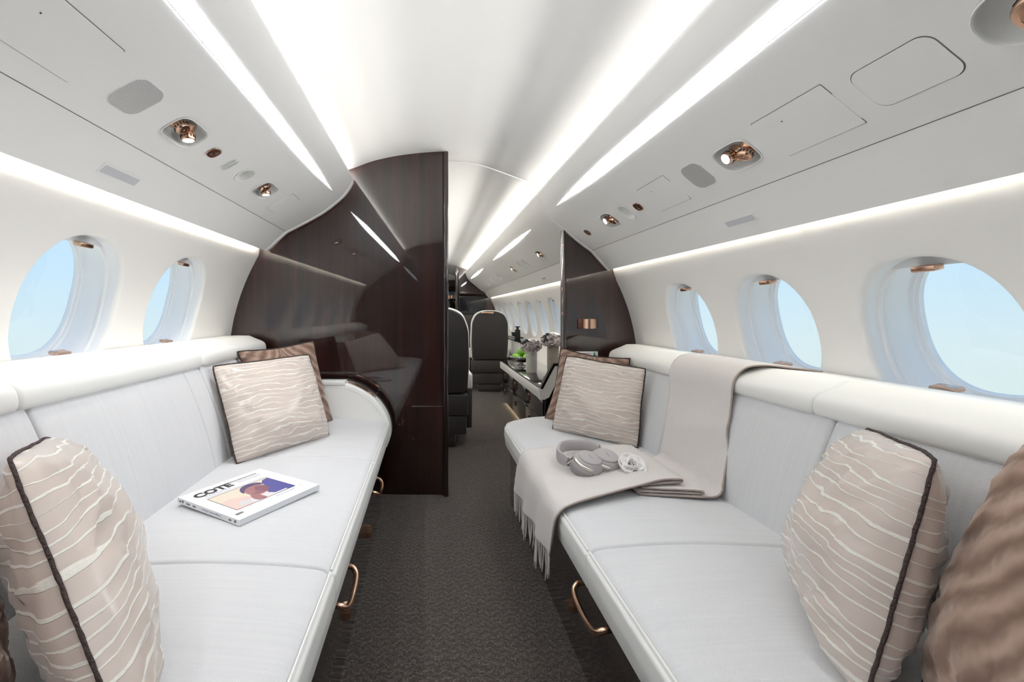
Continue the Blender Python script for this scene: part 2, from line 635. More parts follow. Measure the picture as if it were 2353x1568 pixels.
# ------------------------------------------------------------------ structure
def make_floor():
    v = [(-1.02, Y_BACK - .05, 0), (1.10, Y_BACK - .05, 0), (1.10, 9.6, 0), (-1.02, 9.6, 0), (-1.02, Y_BACK - .05, -.03), (1.10, Y_BACK - .05, -.03), (1.10, 9.6, -.03), (-1.02, 9.6, -.03)]
    o = build('floor', v, [(0, 1, 2, 3), (4, 7, 6, 5), (0, 4, 5, 1), (1, 5, 6, 2), (2, 6, 7, 3), (3, 7, 4, 0)], 'carpet')
    tag(o, 'dark brown chevron pile carpet along the aisle', 'floor', kind='structure')


def make_ceiling():
    p = spline(CEIL, 6)
    t = [(x, z + .02) for x, z in reversed(p)]
    v, f = extrude_xz(p + t, Y_BACK - .05, 9.6)
    bm = bmesh.new()
    n = len(p)
    ys = [Y_BACK - .05, 9.6]
    g = [[bm.verts.new((x, y, z)) for x, z in p] for y in ys]
    h = [[bm.verts.new((x, y, z + .02)) for x, z in p] for y in ys]
    for i in range(n - 1):
        bm.faces.new((g[0][i], g[0][i + 1], g[1][i + 1], g[1][i]))
        bm.faces.new((h[0][i], h[0][i + 1], h[1][i + 1], h[1][i]))
    for k in (0, n - 1):
        bm.faces.new((g[0][k], g[1][k], h[1][k], h[0][k]))
    o = from_bm('ceiling', bm, 'ceiling_mat', None, 40)
    tag(o, 'smooth white vaulted cabin ceiling', 'ceiling', kind='structure')


WIN = {-1: dict(a=.195, b=.225, z=.995), 1: dict(a=.180, b=.205, z=.918)}
WIN_Y = {-1: [-.30, .25, .80, 1.35, 1.90], 1: [-.45, .05, .55, 1.05, 1.545, 2.04] + [3.68 + .5 * k for k in range(9)]}
WIN_PITCH = {-1: .55, 1: .5}


def sup(a, b, th, e=2.35):
    c, s = math.cos(th), math.sin(th)
    r = (abs(c / a) ** e + abs(s / b) ** e) ** (-1 / e)
    return r * c, r * s


def wall_normal(side, z):
    e = .01
    d = Vector((wall_x(side, z + e) - wall_x(side, z - e), 0, 2 * e)).normalized()
    n = Vector((-d.z, 0, d.x)) if side > 0 else Vector((d.z, 0, -d.x))
    return n          # into the cabin


def make_wall(side, y_end):
    """curved side wall with an oval opening for every window, lip rolled outwards"""
    w = WIN[side]
    z0, z1 = .62, 1.27
    NT_ = 64
    bm = bmesh.new()
    X = lambda z: wall_x(side, z)
    nrm = wall_normal(side, w['z'])
    ztop, zbot = (1.46 if side < 0 else 1.40), .02
    ths = [2 * math.pi * k / NT_ for k in range(NT_)]

    def rect(th, hw):
        c, s = math.cos(th), math.sin(th)
        hu, hd = z1 - w['z'], w['z'] - z0
        hh = hu if s > 0 else hd
        # angle-based walk to the rectangle border, corners forced
        t = min(hw / abs(c) if abs(c) > 1e-9 else 1e9, hh / abs(s) if abs(s) > 1e-9 else 1e9)
        return t * c, t * s

    pitch = WIN_PITCH[side]
    edges = []
    corner = [math.atan2(z1 - w['z'], pitch / 2), math.pi - math.atan2(z1 - w['z'], pitch / 2), math.pi + math.atan2(w['z'] - z0, pitch / 2), 2 * math.pi - math.atan2(w['z'] - z0, pitch / 2)]
    ths = sorted(set([round(t, 6) for t in ths] + [round(c, 6) for c in corner]))
    n = len(ths)
    side_z = sorted({round(w['z'] + rect(t, pitch / 2)[1], 5) for t in ths if abs(abs(rect(t, pitch / 2)[0]) - pitch / 2) < 1e-6} | {z0, z1})
    for yc in WIN_Y[side]:
        rows = []
        for k in range(7):
            t = (k / 6) ** 1.3
            row = []
            for th in ths:
                iy, iz = sup(w['a'], w['b'], th)
                oy, oz = rect(th, pitch / 2)
                y, z = iy + (oy - iy) * t, iz + (oz - iz) * t + w['z']
                row.append(bm.verts.new((X(z), yc + y, z)))
            rows.append(row)
        for ins, dep in ((.003, .001), (.007, .004), (.010, .010), (.011, .018)):
            row = []
            for th in ths:
                iy, iz = sup(w['a'] - ins, w['b'] - ins, th)
                p = Vector((X(iz + w['z']), yc + iy, iz + w['z'])) - nrm * dep
                row.append(bm.verts.new(p))
            rows.insert(0, row)
        for r0, r1 in zip(rows, rows[1:]):
            for i in range(n):
                j = (i + 1) % n
                bm.faces.new((r0[i], r0[j], r1[j], r1[i]))

    def grid(ya, yb, zs):
        a = [bm.verts.new((X(z), ya, z)) for z in zs]
        b = [bm.verts.new((X(z), yb, z)) for z in zs]
        for i in range(len(zs) - 1):
            bm.faces.new((a[i], a[i + 1], b[i + 1], b[i]))
    ya, yb = Y_BACK - .05, y_end
    up = list(np.linspace(z1, ztop, 9)); dn = list(np.linspace(zbot, z0, 14))
    grid(ya, yb, up); grid(ya, yb, dn)
    spans, cur = [], ya
    for yc in WIN_Y[side]:
        if yc - pitch / 2 > cur + 1e-4: spans.append((cur, yc - pitch / 2))
        cur = yc + pitch / 2
    if cur < yb: spans.append((cur, yb))
    for a, b in spans: grid(a, b, side_z)
    bmesh.ops.remove_doubles(bm, verts=bm.verts, dist=1e-5)
    nm = 'wall_left' if side < 0 else 'wall_right'
    o = from_bm(nm, bm, 'shell_wall', None, True)
    tag(o, 'curved cream cabin side wall on the ' + ('magazine' if side < 0 else 'blanket') + ' side with oval window openings', 'wall', kind='structure')
    return o


win_count = [0]


def make_window(side, yc, near):
    win_count[0] += 1
    w = WIN[side]
    nrm = wall_normal(side, w['z'])
    zc = w['z']
    base = Vector((wall_x(side, zc), yc, zc))
    where = 'over the sofa with the magazine' if side < 0 else ('over the sofa with the blanket' if near else 'beyond the wood partition')
    root = thing('window_%d' % win_count[0], 'oval cabin window with white reveal and copper shade pull ' + where, 'window', base, 'oval windows ' + where)
    root['kind'] = 'structure'
    NN = 56 if near else 32
    ths = [2 * math.pi * k / NN for k in range(NN)]

    def ring(a, b, dep, dz=0):
        out = []
        for th in ths:
            iy, iz = sup(a, b, th)
            z = iz + zc + dz
            # opening follows the wall curve at the cabin side and flattens with depth
            x = wall_x(side, iz + zc) if dep < .02 else base.x + (wall_x(side, iz + zc) - base.x) * .9
            out.append(Vector((x, yc + iy, z)) - nrm * dep)
        return out

    def loftrings(name, specs, mt):
        v = []
        f = []
        for s_ in specs: v += ring(*s_)
        for i in range(len(specs) - 1):
            for k in range(NN):
                l = (k + 1) % NN
                f.append((i * NN + k, i * NN + l, (i + 1) * NN + l, (i + 1) * NN + k))
        return build(name, v, f, mt, root, 35)
    a, b = w['a'] - .011, w['b'] - .011
    loftrings('outer_reveal', [(a, b, .017), (a - .002, b - .002, .040), (a - .008, b - .010, .042), (a - .010, b - .012, .046)], 'reveal')
    loftrings('inner_reveal', [(a - .004, b - .004, .046, .001), (a - .008, b - .008, .052, .002), (a - .011, b - .011, .085, .008), (a - .014, b - .014, .112, .013), (a - .021, b - .021, .114, .014), (a - .021, b - .021, .120, .015), (a - .028, b - .028, .122, .016), (a - .029, b - .029, .134, .018)], 'reveal')
    # pane
    rp_ = ring(a - .022, b - .022, .128, .016)
    build('pane', rp_ + [sum(rp_, Vector()) / NN], [(k, (k + 1) % NN, NN) for k in range(NN)], 'pane', root)
    # rolled up shade with its copper pull
    top = zc + b
    drop = .026 if near else .02
    hw = .035
    sh = []
    cols = 9
    for k in range(cols):
        y = -.13 + .26 * k / (cols - 1)
        zt = top + .004
        zb = top - drop
        for z in (zt, zb):
            sh.append(Vector((base.x + (wall_x(side, min(z, 1.4)) - base.x), yc + y, z)) - nrm * .0445)
    build('shade', sh, [(2 * k, 2 * k + 1, 2 * k + 3, 2 * k + 2) for k in range(cols - 1)], 'shade_cloth', root)
    px = wall_x(side, top - drop)
    rot = Matrix((nrm, Vector((0, 1, 0)), nrm.cross(Vector((0, 1, 0))))).transposed()
    box('shade_pull', Vector((px, yc, top - drop - .003)) - nrm * .033, (.026, .052 if near else .045, .014), 'copper', root, .004, 2, rot)
    if near:
        pb = wall_x(side, zc - b + .03)
        box('lower_shade_pull', Vector((wall_x(side, .86 if side < 0 else .80), yc + .015, (.862 if side < 0 else .807))) - nrm * .020, (.03, .055, .012), 'copper', root, .004, 2, rot)
    return root


def psu_solid(prof, y0, y1, name, label, cuts=()):
    P = prof.p
    sgn = -1 if prof.side < 0 else 1
    back = []
    for q_ in reversed(prof.s):
        c, _, _ = prof.at(float(q_))
        back.append((c.x + sgn * .012, c.z + .012))
    poly = list(P) + back
    v, f = extrude_xz(poly, y0, y1)
    bm = bmesh.new()
    vs = [bm.verts.new(p) for p in v]
    for q in f: bm.faces.new([vs[i] for i in q])
    bmesh.ops.recalc_face_normals(bm, faces=bm.faces)
    me = bpy.data.meshes.new(name)
    bm.to_mesh(me); bm.free()
    o = bpy.data.objects.new(name, me)
    COL.objects.link(o)
    if cuts:
        cb = bmesh.new()
        for (s, y, a, b, e) in cuts:
            c, t, n = prof.at(s)
            fr = frame_of((c.x, y, c.z), n, (0, 1, 0))
            ring0, ring1 = [], []
            for k in range(40):
                th = 2 * math.pi * k / 40
                p, q = sup(a, b, th, e)
                ring0.append(cb.verts.new(fr @ Vector((p, q, .03))))
                ring1.append(cb.verts.new(fr @ Vector((p, q, -.07))))
            cb.faces.new(ring0); cb.faces.new(list(reversed(ring1)))
            for k in range(40):
                l = (k + 1) % 40
                cb.faces.new((ring0[k], ring1[k], ring1[l], ring0[l]))
        bmesh.ops.recalc_face_normals(cb, faces=cb.faces)
        cm = bpy.data.meshes.new('cut'); cb.to_mesh(cm); cb.free()
        co = bpy.data.objects.new('cut', cm); COL.objects.link(co)
        md = o.modifiers.new('cut', 'BOOLEAN'); md.object = co; md.operation = 'DIFFERENCE'; md.solver = 'EXACT'
        dg = bpy.context.evaluated_depsgraph_get()
        nm = bpy.data.meshes.new_from_object(o.evaluated_get(dg))
        o.modifiers.clear()
        o.data = nm
        bpy.data.objects.remove(co)
    o.data.materials.clear()
    o.data.materials.append(M['shell'])
    o.name = name
    tag(o, label, 'panel', kind='structure')
    return o


# overhead fittings: (arc, y, half length along y, half length along arc, exponent)
REC_L = [('twin', .272, 1.232, .066, .042, 4.0), ('oval', .277, 1.62, .036, .036, 2.2), ('twin', .275, 1.822, .066, .042, 4.0), ('twin', .275, .15, .066, .042, 4.0)]
REC_R = [('twin', .265, 1.237, .066, .042, 4.0), ('oval', .264, 1.925, .036, .040, 2.2), ('twin', .264, 2.105, .062, .045, 3.0), ('single', .262, .615, .075, .050, 2.4)]
REC_A = [('twin', .272, 3.40, .06, .042, 3), ('oval', .268, 3.95, .03, .045, 2.4), ('oval', .268, 4.16, .03, .045, 2.4), ('twin', .268, 4.52, .05, .045, 2.6), ('oval', .262, 5.45, .045, .045, 2.4), ('oval', .262, 5.95, .03, .04, 2.4), ('oval', .262, 6.2, .03, .04, 2.4), ('oval', .262, 6.6, .05, .045, 2.4)]
SL = [('slot', .274, 1.487, .007, .030, 2.6), ('slot', .273, 1.508, .007, .030, 2.6)]


def make_structure():
    make_floor()
    make_ceiling()
    make_wall(-1, 9.6)
    make_wall(1, 9.6)
    for y in WIN_Y[-1]: make_window(-1, y, True)
    for y in WIN_Y[1]: make_window(1, y, y < 2.5)
    cut = lambda R: [(s, y, a, b, e) for (k, s, y, a, b, e) in R]
    psu_solid(PL, Y_BACK, 2.455, 'trim_1', 'white overhead service panel above the sofa with the magazine', cut(REC_L + SL))
    psu_solid(PR, Y_BACK, 2.62, 'trim_2', 'white overhead service panel above the sofa with the blanket', cut(REC_R))
    psu_solid(PR, 2.63, Y_FAR - .01, 'trim_3', 'glossy white overhead service panel beyond the partition', cut(REC_A))
    psu_solid(PL, 2.56, Y_FAR, 'trim_8', 'white overhead service panel behind the wide partition')
    for par, prof, ya, yb in (('trim_1', PL, Y_BACK, 2.43), ('trim_2', PR, Y_BACK, 2.598), ('trim_3', PR, 2.636, Y_FAR - .06)):
        k_ = float(np.hypot(*(np.array(prof.p[4]) - np.array(prof.p[0]))))
        p, _, n = prof.at(k_, .0)
        tube('panel_seam', [(p.x, ya, p.z), (p.x, yb, p.z)], .0010, 'gap', bpy.data.objects[par], 6)
    # rounded end rings of the overhead panels
    for nm, prof, ya, yb in (('trim_4', PL, 2.43, 2.468), ('trim_5', PR, 2.598, 2.634), ('trim_6', PR, Y_FAR - .06, Y_FAR - .02)):
        P = [prof.at(s, .0)[0] for s in np.linspace(0, prof.s[-1], 40)]
        v, f = [], []
        N = 8
        for s in np.linspace(0, prof.s[-1], 40):
            for k in range(N):
                a = math.pi * k / (N - 1)
                yy = (ya + yb) / 2 - (yb - ya) / 2 * math.cos(a)
                p, t, n = prof.at(s, .006 * math.sin(a) ** .7 - .001)
                v.append(Vector((p.x, yy, p.z)))
        for i in range(39):
            for k in range(N - 1):
                f.append((i * N + k, i * N + k + 1, (i + 1) * N + k + 1, (i + 1) * N + k))
        tag(build(nm, v, f, 'shell', None, 60), 'rounded white end ring of an overhead panel at the ' + {'trim_4': 'large wood partition', 'trim_5': 'narrow wood partition', 'trim_6': 'far television partition'}[nm], 'trim', kind='structure')
    # thin ring on the ceiling where the two cabin zones meet
    p = spline([c for c in CEIL if .0 < c[0] < .7], 6)
    tag(tube('trim_7', [(x, 2.625, z + .001) for x, z in p], .005, 'shell', None, 6), 'thin white ceiling ring between the two cabin zones', 'trim', kind='structure')


def clip_poly(x0, x1, y, side=None):
    """partition outline between x0 and x1: floor, wall curve, ceiling"""
    pts = []
    for x in np.linspace(x0, x1, 40):
        z = np.interp(x, [c[0] for c in spline(CEIL, 6)], [c[1] for c in spline(CEIL, 6)]) + .004
        pts.append((float(x), float(z)))
    return pts


def make_partitions():
    cs = spline(CEIL, 6)
    # large wood partition: follows wall and ceiling, sits square to the aisle with a slight turn
    wl = [(wall_x(-1, z) - .004, z) for z in np.linspace(.001, 1.45, 40)]
    top = [(x, z + .004) for x, z in cs if -.50 < x < .10] + [(.10, 1.860)]
    poly = [(.10, .001)] + list(reversed([])) + [(.10, 1.858)] + [(x, z) for x, z in reversed(top[:-1])] + list(reversed(wl))
    v, f = extrude_xz(poly, 0, .05)
    v = [Vector((p.x, Y_BULK_L + p.y + .020 * (.10 - p.x), p.z)) for p in v]
    bm = bmesh.new()
    vs = [bm.verts.new(p) for p in v]
    for q in f: bm.faces.new([vs[i] for i in q])
    o = from_bm('wall_partition_wide', bm, 'wood')
    tag(o, 'wide glossy dark mahogany partition reflecting the cabin', 'partition', kind='structure')
    # its edge moulding, hinges and rail (children)
    bm = bmesh.new(); bm_box(bm, (.0885, Y_BULK_L - .006, .925), (.024, .05, 1.85), .006, 3)
    e = from_bm('edge_moulding', bm, 'wood', o, 40)
    box('shadow_gap', (.0735, Y_BULK_L - .0005, .925), (.006, .004, 1.85), 'black', o)
    for py in (383, 630, 868, 1100):
        box('hinge', U(1021, py, Y_BULK_L - .006), (.008, .012, .028), 'copper', o, .002)
    box('groove_line', ((-.095 + .07) / 2, Y_BULK_L + .001, .479), (.165, .004, .004), 'silver', o)
    # narrow wood partition
    wr = [(wall_x(1, z) + .004, z) for z in np.linspace(.001, 1.24, 30)]
    pr = [(x, z + .012) for x, z in PR.p if x > .775]
    poly = [(.775, .001)] + wr + pr + [(.775, 1.47)]
    v, f = extrude_xz(poly, Y_BULK_R, Y_BULK_R + .05)
    bm = bmesh.new()
    vs = [bm.verts.new(p) for p in v]
    for q in f: bm.faces.new([vs[i] for i in q])
    o = from_bm('wall_partition_narrow', bm, 'wood')
    tag(o, 'narrow glossy dark mahogany partition carrying the copper wall lamp', 'partition', kind='structure')
    box('edge_moulding', (.772, Y_BULK_R + .012, .733), (.018, .06, 1.46), 'wood', o, .006, 3)
    for z in (1.37, .98, 1.12):
        box('hinge', (.764, Y_BULK_R + .0, z), (.006, .012, .02), 'copper', o, .002)
    # partition behind the viewer, seen only as a reflection
    wr2 = [(wall_x(1, z) + .004, z) for z in np.linspace(.001, 1.40, 30)]
    wl2 = [(wall_x(-1, z) - .004, z) for z in np.linspace(1.45, .001, 30)]
    tp = [(x, z + .004) for x, z in reversed(cs) if -.52 < x < .72]
    v, f = extrude_xz(wr2 + tp + wl2, Y_BACK - .06, Y_BACK - .01)
    bm = bmesh.new()
    vs = [bm.verts.new(p) for p in v]
    for q in f: bm.faces.new([vs[i] for i in q])
    tag(from_bm('wall_back', bm, 'wood'), 'mahogany partition that closes the lounge behind the sofas', 'partition', kind='structure')
    # far partition with the television
    wr3 = [(wall_x(1, z) + .004, z) for z in np.linspace(.001, 1.40, 20)]
    tp = [(x, z + .004) for x, z in reversed(cs) if .47 < x < .72]
    v, f = extrude_xz([(.47, .001)] + wr3 + tp + [(.47, 1.79)], Y_FAR, Y_FAR + .06)
    bm = bmesh.new()
    vs = [bm.verts.new(p) for p in v]
    for q in f: bm.faces.new([vs[i] for i in q])
    o = from_bm('wall_far', bm, 'wood')
    tag(o, 'far mahogany partition framing the black television', 'partition', kind='structure')
    lathe('edge_moulding', [(.03, .001), (.03, 1.785)], 'wood', o, 20, Matrix.Translation((.475, Y_FAR - .005, 0)))
    # raised roll above the screen
    tube('picture_rail', [(.52, Y_FAR - .02, 1.31), (.98, Y_FAR - .02, 1.31)], .045, 'wood', o, 16)
    # end of the galley beyond
    o = box('wall_end', (.1, 9.62, .93), (2.3, .04, 1.9), 'shell_wall')
    tag(o, 'pale end wall of the galley beyond the far partition', 'wall', kind='structure')


make_structure()
make_partitions()


# ------------------------------------------------------------------ cove and strip lights
def area(name, loc, size, rot, power, color):
    d = bpy.data.lights.new(name, 'AREA')
    d.shape = 'RECTANGLE'; d.size = size[0]; d.size_y = size[1]; d.energy = power; d.color = color
    o = bpy.data.objects.new(name, d); COL.objects.link(o)
    o.location = loc
    o.rotation_euler = rot
    return o


WARM = (1.0, .97, .90)


def cove(x, z, y0, y1, ang, power, nm, col=None):
    L = y1 - y0
    if y0 > 2: power *= 2.3        # the aft zone is lit more brightly
    # area light looks along its -Z: turn about Y by ang so that it points across the gap
    area(nm, (x, (y0 + y1) / 2, z), (.02, L), (0, ang, 0), power * L, col or WARM)


def make_coves():
    for y0, y1 in ((Y_BACK + .02, 2.44), (2.56, 7.8)):
        cove(-.535, 1.694, y0, y1, math.radians(180 + 62), COVE_CEIL, 'cove_lamp')
        cove(-.893, 1.385, y0, y1, math.radians(12), COVE_WALL, 'cove_lamp', (1.0, .93, .79))
    for y0, y1 in ((Y_BACK + .02, 2.60), (2.64, 7.8)):
        cove(.742, 1.662, y0, y1, math.radians(180 - 62), COVE_CEIL, 'cove_lamp')
        cove(1.035, 1.305, y0, y1, math.radians(-12), COVE_WALL, 'cove_lamp', (1.0, .93, .79))


make_coves()


def strip(prof, sc, half, y0, y1, taper, label):
    out = []
    N = 60
    ys = np.linspace(y0, y1, N)
    def hw(y):
        d = min(y - y0, y1 - y)
        return half * min(1.0, math.sin(min(1, d / taper) * math.pi / 2)) + 1e-4
    pts = []
    v, f = [], []
    cols = 5
    for y in ys:
        h = hw(y)
        for k in range(cols):
            s = sc - h + 2 * h * k / (cols - 1)
            p, _, _ = prof.at(s, .0035)
            v.append(Vector((p.x, y, p.z)))
    for i in range(N - 1):
        for k in range(cols - 1):
            f.append((i * cols + k, i * cols + k + 1, (i + 1) * cols + k + 1, (i + 1) * cols + k))
    p, _, _ = prof.at(sc)
    root = thing('strip_light', label, 'light', (p.x, (y0 + y1) / 2, p.z), 'tapered strip lights in the overhead panels')
    o = build('diffuser', v, f, 'strip_emit', root, 60)
    for s_ in (-1, 1):
        pts = []
        for y in ys:
            p, _, _ = prof.at(sc + s_ * (hw(y) + .0008), .0025)
            pts.append((p.x, y, p.z))
        tube('edge_trim', pts, .0014, 'shell', root, 5)
    return root


strip(PL, .484, .0165, -.55, 2.245, .75, 'long white tapered strip light above the sofa with the magazine')
strip(PR, .478, .0205, -.55, 2.405, .75, 'long white tapered strip light above the sofa with the blanket')
strip(PR, .465, .016, 3.05, 4.88, .8, 'short tapered strip light just beyond the narrow partition')
strip(PR, .461, .016, 5.80, 7.52, .8, 'tapered strip light nearest the far television partition')


# ------------------------------------------------------------------ overhead fittings
def lamp_light(p, d):
    ld = bpy.data.lights.new('lamp_beam', 'AREA')
    ld.shape = 'DISK'; ld.size = .028; ld.energy = LAMP_W; ld.spread = math.radians(115); ld.color = (.97, .98, 1.0)
    o = bpy.data.objects.new('lamp_beam', ld); COL.objects.link(o)
    o.location = p
    o.rotation_euler = (-Vector(d)).to_track_quat('Z', 'Y').to_euler()


def barrel(fr, kind, parent, sc=1.0):
    """copper swivel nozzle: neck, knurled barrel, tip (lens or air hole). fr z axis = pointing direction"""
    lathe('swivel_base', [(.026 * sc, 0), (.026 * sc, .004 * sc), (.020 * sc, .010 * sc), (.017 * sc, .014 * sc)], 'copper', parent, 28, fr)
    r = .0185 * sc
    b = lathe('barrel', [(.013 * sc, .012 * sc), (.016 * sc, .018 * sc), (r, .020 * sc), (r, .034 * sc), (r - .002 * sc, .037 * sc), (r - .004 * sc, .0372 * sc)], 'copper', parent, 28, fr)
    for k in range(14):
        a = 2 * math.pi * k / 14
        m = fr @ Matrix.Rotation(a, 4, 'Z')
        bm = bmesh.new(); bm_box(bm, (r, 0, .027 * sc), (.002 * sc, .0022 * sc, .007 * sc))
        bmesh.ops.transform(bm, matrix=m, verts=bm.verts)
        from_bm('grip_slot', bm, 'black', b)
    if kind == 'lamp':
        p = fr @ Vector((0, 0, .041 * sc)); d = fr.to_3x3() @ Vector((0, 0, 1))
        lamp_light(p, d)
        lathe('lens', [(r - .004 * sc, .0372 * sc), (r * .5, .0382 * sc), (0.0001, .0385 * sc)], 'lens_emit', parent, 28, fr)
    else:
        lathe('nozzle_tip', [(r - .004 * sc, .0372 * sc), (r * .62, .0375 * sc), (r * .40, .032 * sc), (r * .30, .033 * sc), (.0001, .039 * sc)], 'copper', parent, 28, fr)


def recess(prof, kind, s, y, a, b, e, where, nm='reading_lamp', cat='lamp', label=None):
    c, t, n = prof.at(s)
    fr = frame_of((c.x, y, c.z), n, (0, 1, 0))
    root = thing(nm, label or ('copper reading lamp and air nozzle ' + where), cat, fr.translation, 'recessed overhead fittings')
    v, f = [], []
    NN = 40
    specs = [(1.06, .0015), (1.03, .0035), (1.0, .0022), (.985, -.003), (.94, -.014), (.85, -.025), (.68, -.031), (.4, -.033), (.02, -.034)]
    for k_, d in specs:
        for k in range(NN):
            p, q = sup(a * k_, b * k_, 2 * math.pi * k / NN, e)
            pc, _, nn = prof.at(s + (q if fr.to_3x3().col[1].dot(t) > 0 else -q))
            # rim follows the curved panel, bowl is flat
            if d > -.01:
                v.append(Vector((pc.x, y + p, pc.z)) + nn * d)
            else:
                v.append(fr @ Vector((p, q, d)))
    for i in range(len(specs) - 1):
        for k in range(NN):
            l = (k + 1) % NN
            f.append((i * NN + k, i * NN + l, (i + 1) * NN + l, (i + 1) * NN + k))
    build('recess_bowl', v, f, 'leather', root, 60)
    # nozzles point down and towards the aisle
    if kind == 'twin':
        for dy, kd, tilt in ((.026, 'lamp', (-.25, .45)), (-.028, 'air', (.2, .35))):
            d = Vector((tilt[0] * .5, tilt[1] * .0, 1)).normalized()
            f2 = fr @ Matrix.Translation((dy, .002, -.028)) @ Matrix.Rotation(.35 if kd == 'lamp' else -.15, 4, 'X')
            barrel(f2, kd, root, 1.0)
    elif kind == 'single':
        barrel(fr @ Matrix.Translation((0, 0, -.034)), 'air', root, 1.5)
    elif kind == 'oval':
        lathe('down_light', [(.016, -.034), (.018, -.030), (.012, -.028), (.0001, -.028)], 'copper', root, 24, fr)
    return root


def fittings():
    beside = {1.232: 'beside the large speaker grille', 1.822: 'next to the small overhead hatch', .15: 'over the pillows by the magazine', 1.237: 'between the speaker grille and the square hatch', 2.105: 'between the oval recess and the seat belt sign', .615: 'beside the rounded hatch'}
    for R, P, w in ((REC_L, PL, 'magazine'), (REC_R, PR, 'blanket')):
        for k, s, y, a, b, e in R:
            if k == 'oval':
                recess(P, k, s, y, a, b, e, '', 'recessed_downlight', 'light', 'oval recessed downlight above the sofa with the ' + w)
            elif k == 'single':
                recess(P, k, s, y, a, b, e, '', 'air_nozzle', 'air vent', 'large copper air nozzle in a round recess beside the rounded hatch')
            else:
                recess(P, k, s, y, a, b, e, beside[y])
    for i, (k, s, y, a, b, e) in enumerate(REC_A):
        recess(PR, k, s, y, a, b, e, '', 'recessed_downlight' if k == 'oval' else 'reading_lamp', 'light', ('oval recessed downlight in the panel beyond the partition' if k == 'oval' else 'copper reading lamp in the panel beyond the partition'))
    # slots cut for the air outlet
    for i, (k, s, y, a, b, e) in enumerate(SL):
        c, t, n = PL.at(s)
        fr = frame_of((c.x, y, c.z), n, (0, 1, 0))
        g = Geo()
        ring = []
        NN = 24
        v = []
        for k_, d in ((1.12, .001), (1.0, .002), (.97, -.006), (.9, -.030), (.02, -.032)):
            for q_ in range(NN):
                p, q = sup(a * k_, b * k_, 2 * math.pi * q_ / NN, e)
                v.append(fr @ Vector((p, q, d)))
        f = []
        for r_ in range(4):
            for q_ in range(NN):
                l = (q_ + 1) % NN
                f.append((r_ * NN + q_, r_ * NN + l, (r_ + 1) * NN + l, (r_ + 1) * NN + q_))
        o = build('air_slot', v, f, 'leather', None, 50)
        tag(o, 'slim moulded air slot beside the oval downlight above the magazine sofa', 'air vent', 'paired air slots')

    def plate(P, s0, s1, y0, y1, r, label, nm='hatch', dot=None):
        sc, yc = (s0 + s1) / 2, (y0 + y1) / 2
        p, _, _ = P.at(sc)
        root = thing(nm, label, 'hatch', (p.x, yc, p.z), 'flush overhead hatches')
        conform('gap', P, sc, yc, rr_outline(s1 - s0 + .003, y1 - y0 + .003, r), .0004, 'gap', root, 4, 0)  # dark grey rim paints the thin shadow line round the door
        conform('door', P, sc, yc, rr_outline(s1 - s0, y1 - y0, r), .0016, 'shell', root, 5, .002)
        if dot:
            p, _, n = P.at(sc + dot[0], .002)
            lathe('indicator', [(.0015, 0), (.0012, .001), (.0001, .001)], 'ink', root, 10, frame_of((p.x, yc + dot[1], p.z), n, (0, 1, 0)))
    plate(PL, .209, .337, .50, .90, .004, 'large rectangular flush hatch near the big speaker grille', dot=(.02, .05))
    plate(PL, .211, .341, 1.997, 2.098, .003, 'small rectangular flush hatch by the end of the panel above the magazine sofa')
    plate(PR, .216, .309, .732, .874, .022, 'rounded corner flush hatch beside the large air nozzle')
    plate(PR, .203, .323, .919, 1.116, .003, 'square flush hatch between the rounded hatch and a reading lamp', dot=(.03, .03))
    plate(PR, .203, .325, 1.536, 1.729, .003, 'square flush hatch between the speaker and the seat belt sign', dot=(.03, .03))

    def grille(P, s0, s1, y0, y1, label):
        sc, yc = (s0 + s1) / 2, (y0 + y1) / 2
        p, _, _ = P.at(sc)
        root = thing('speaker_grille', label, 'speaker', (p.x, yc, p.z), 'overhead speaker grilles')
        conform('surround', P, sc, yc, rr_outline(s1 - s0 + .005, y1 - y0 + .005, .030, 8), .0008, 'shell', root, 4, .002)
        conform('perforated_plate', P, sc, yc, rr_outline(s1 - s0, y1 - y0, .028, 8), .0016, 'grille', root, 5, .002)
    grille(PL, .221, .321, .979, 1.074, 'large perforated grey speaker grille above the magazine sofa')
    grille(PR, .219, .313, 1.366, 1.459, 'perforated grey speaker grille above the blanket sofa')

    def sign(P, s, y, label):
        p, t, n = P.at(s, .0015)
        root = thing('cabin_sign', label, 'sign', (p.x, y, p.z), 'copper seat belt and no smoking signs')
        fr = frame_of((p.x, y, p.z), n, (0, 1, 0))
        v, f = [], []
        NN = 32
        for k_, d in ((1.08, -.001), (1.06, .0014), (1.0, .002), (.95, .0015), (.02, .0015)):
            for k in range(NN):
                a_, b_ = sup(.0215 * k_, .018 * k_, 2 * math.pi * k / NN + .4, 3.2)
                v.append(fr @ Vector((a_, b_, d)))
        for i in range(4):
            for k in range(NN):
                l = (k + 1) % NN
                f.append((i * NN + k, i * NN + l, (i + 1) * NN + l, (i + 1) * NN + k))
        build('sign_plate', v, f, ['copper_sign'], root, 30)
        pts = [fr @ Vector((*sup(.0225, .019, 2 * math.pi * k / NN + .4, 3.2), .001)) for k in range(NN)]
        tube('copper_rim', pts, .0012, 'copper', root, 6, True)
        for q, w, h in (((-.004, -.007), .007, .010), ((.004, .007), .006, .007)):
            bm = bmesh.new(); bm_box(bm, (q[0], q[1], .0022), (w, h, .001), .0006)
            bmesh.ops.transform(bm, matrix=fr, verts=bm.verts)
            ic = from_bm('sign_icon', bm, 'black', root)
            pts = [fr @ Vector((q[0] + w * .55 * math.cos(a), q[1] + h * .5 * math.sin(a), .0025)) for a in np.linspace(0, 2 * math.pi, 14, endpoint=False)]
            tube('icon_outline', pts, .0004, 'silver', root, 5, True)
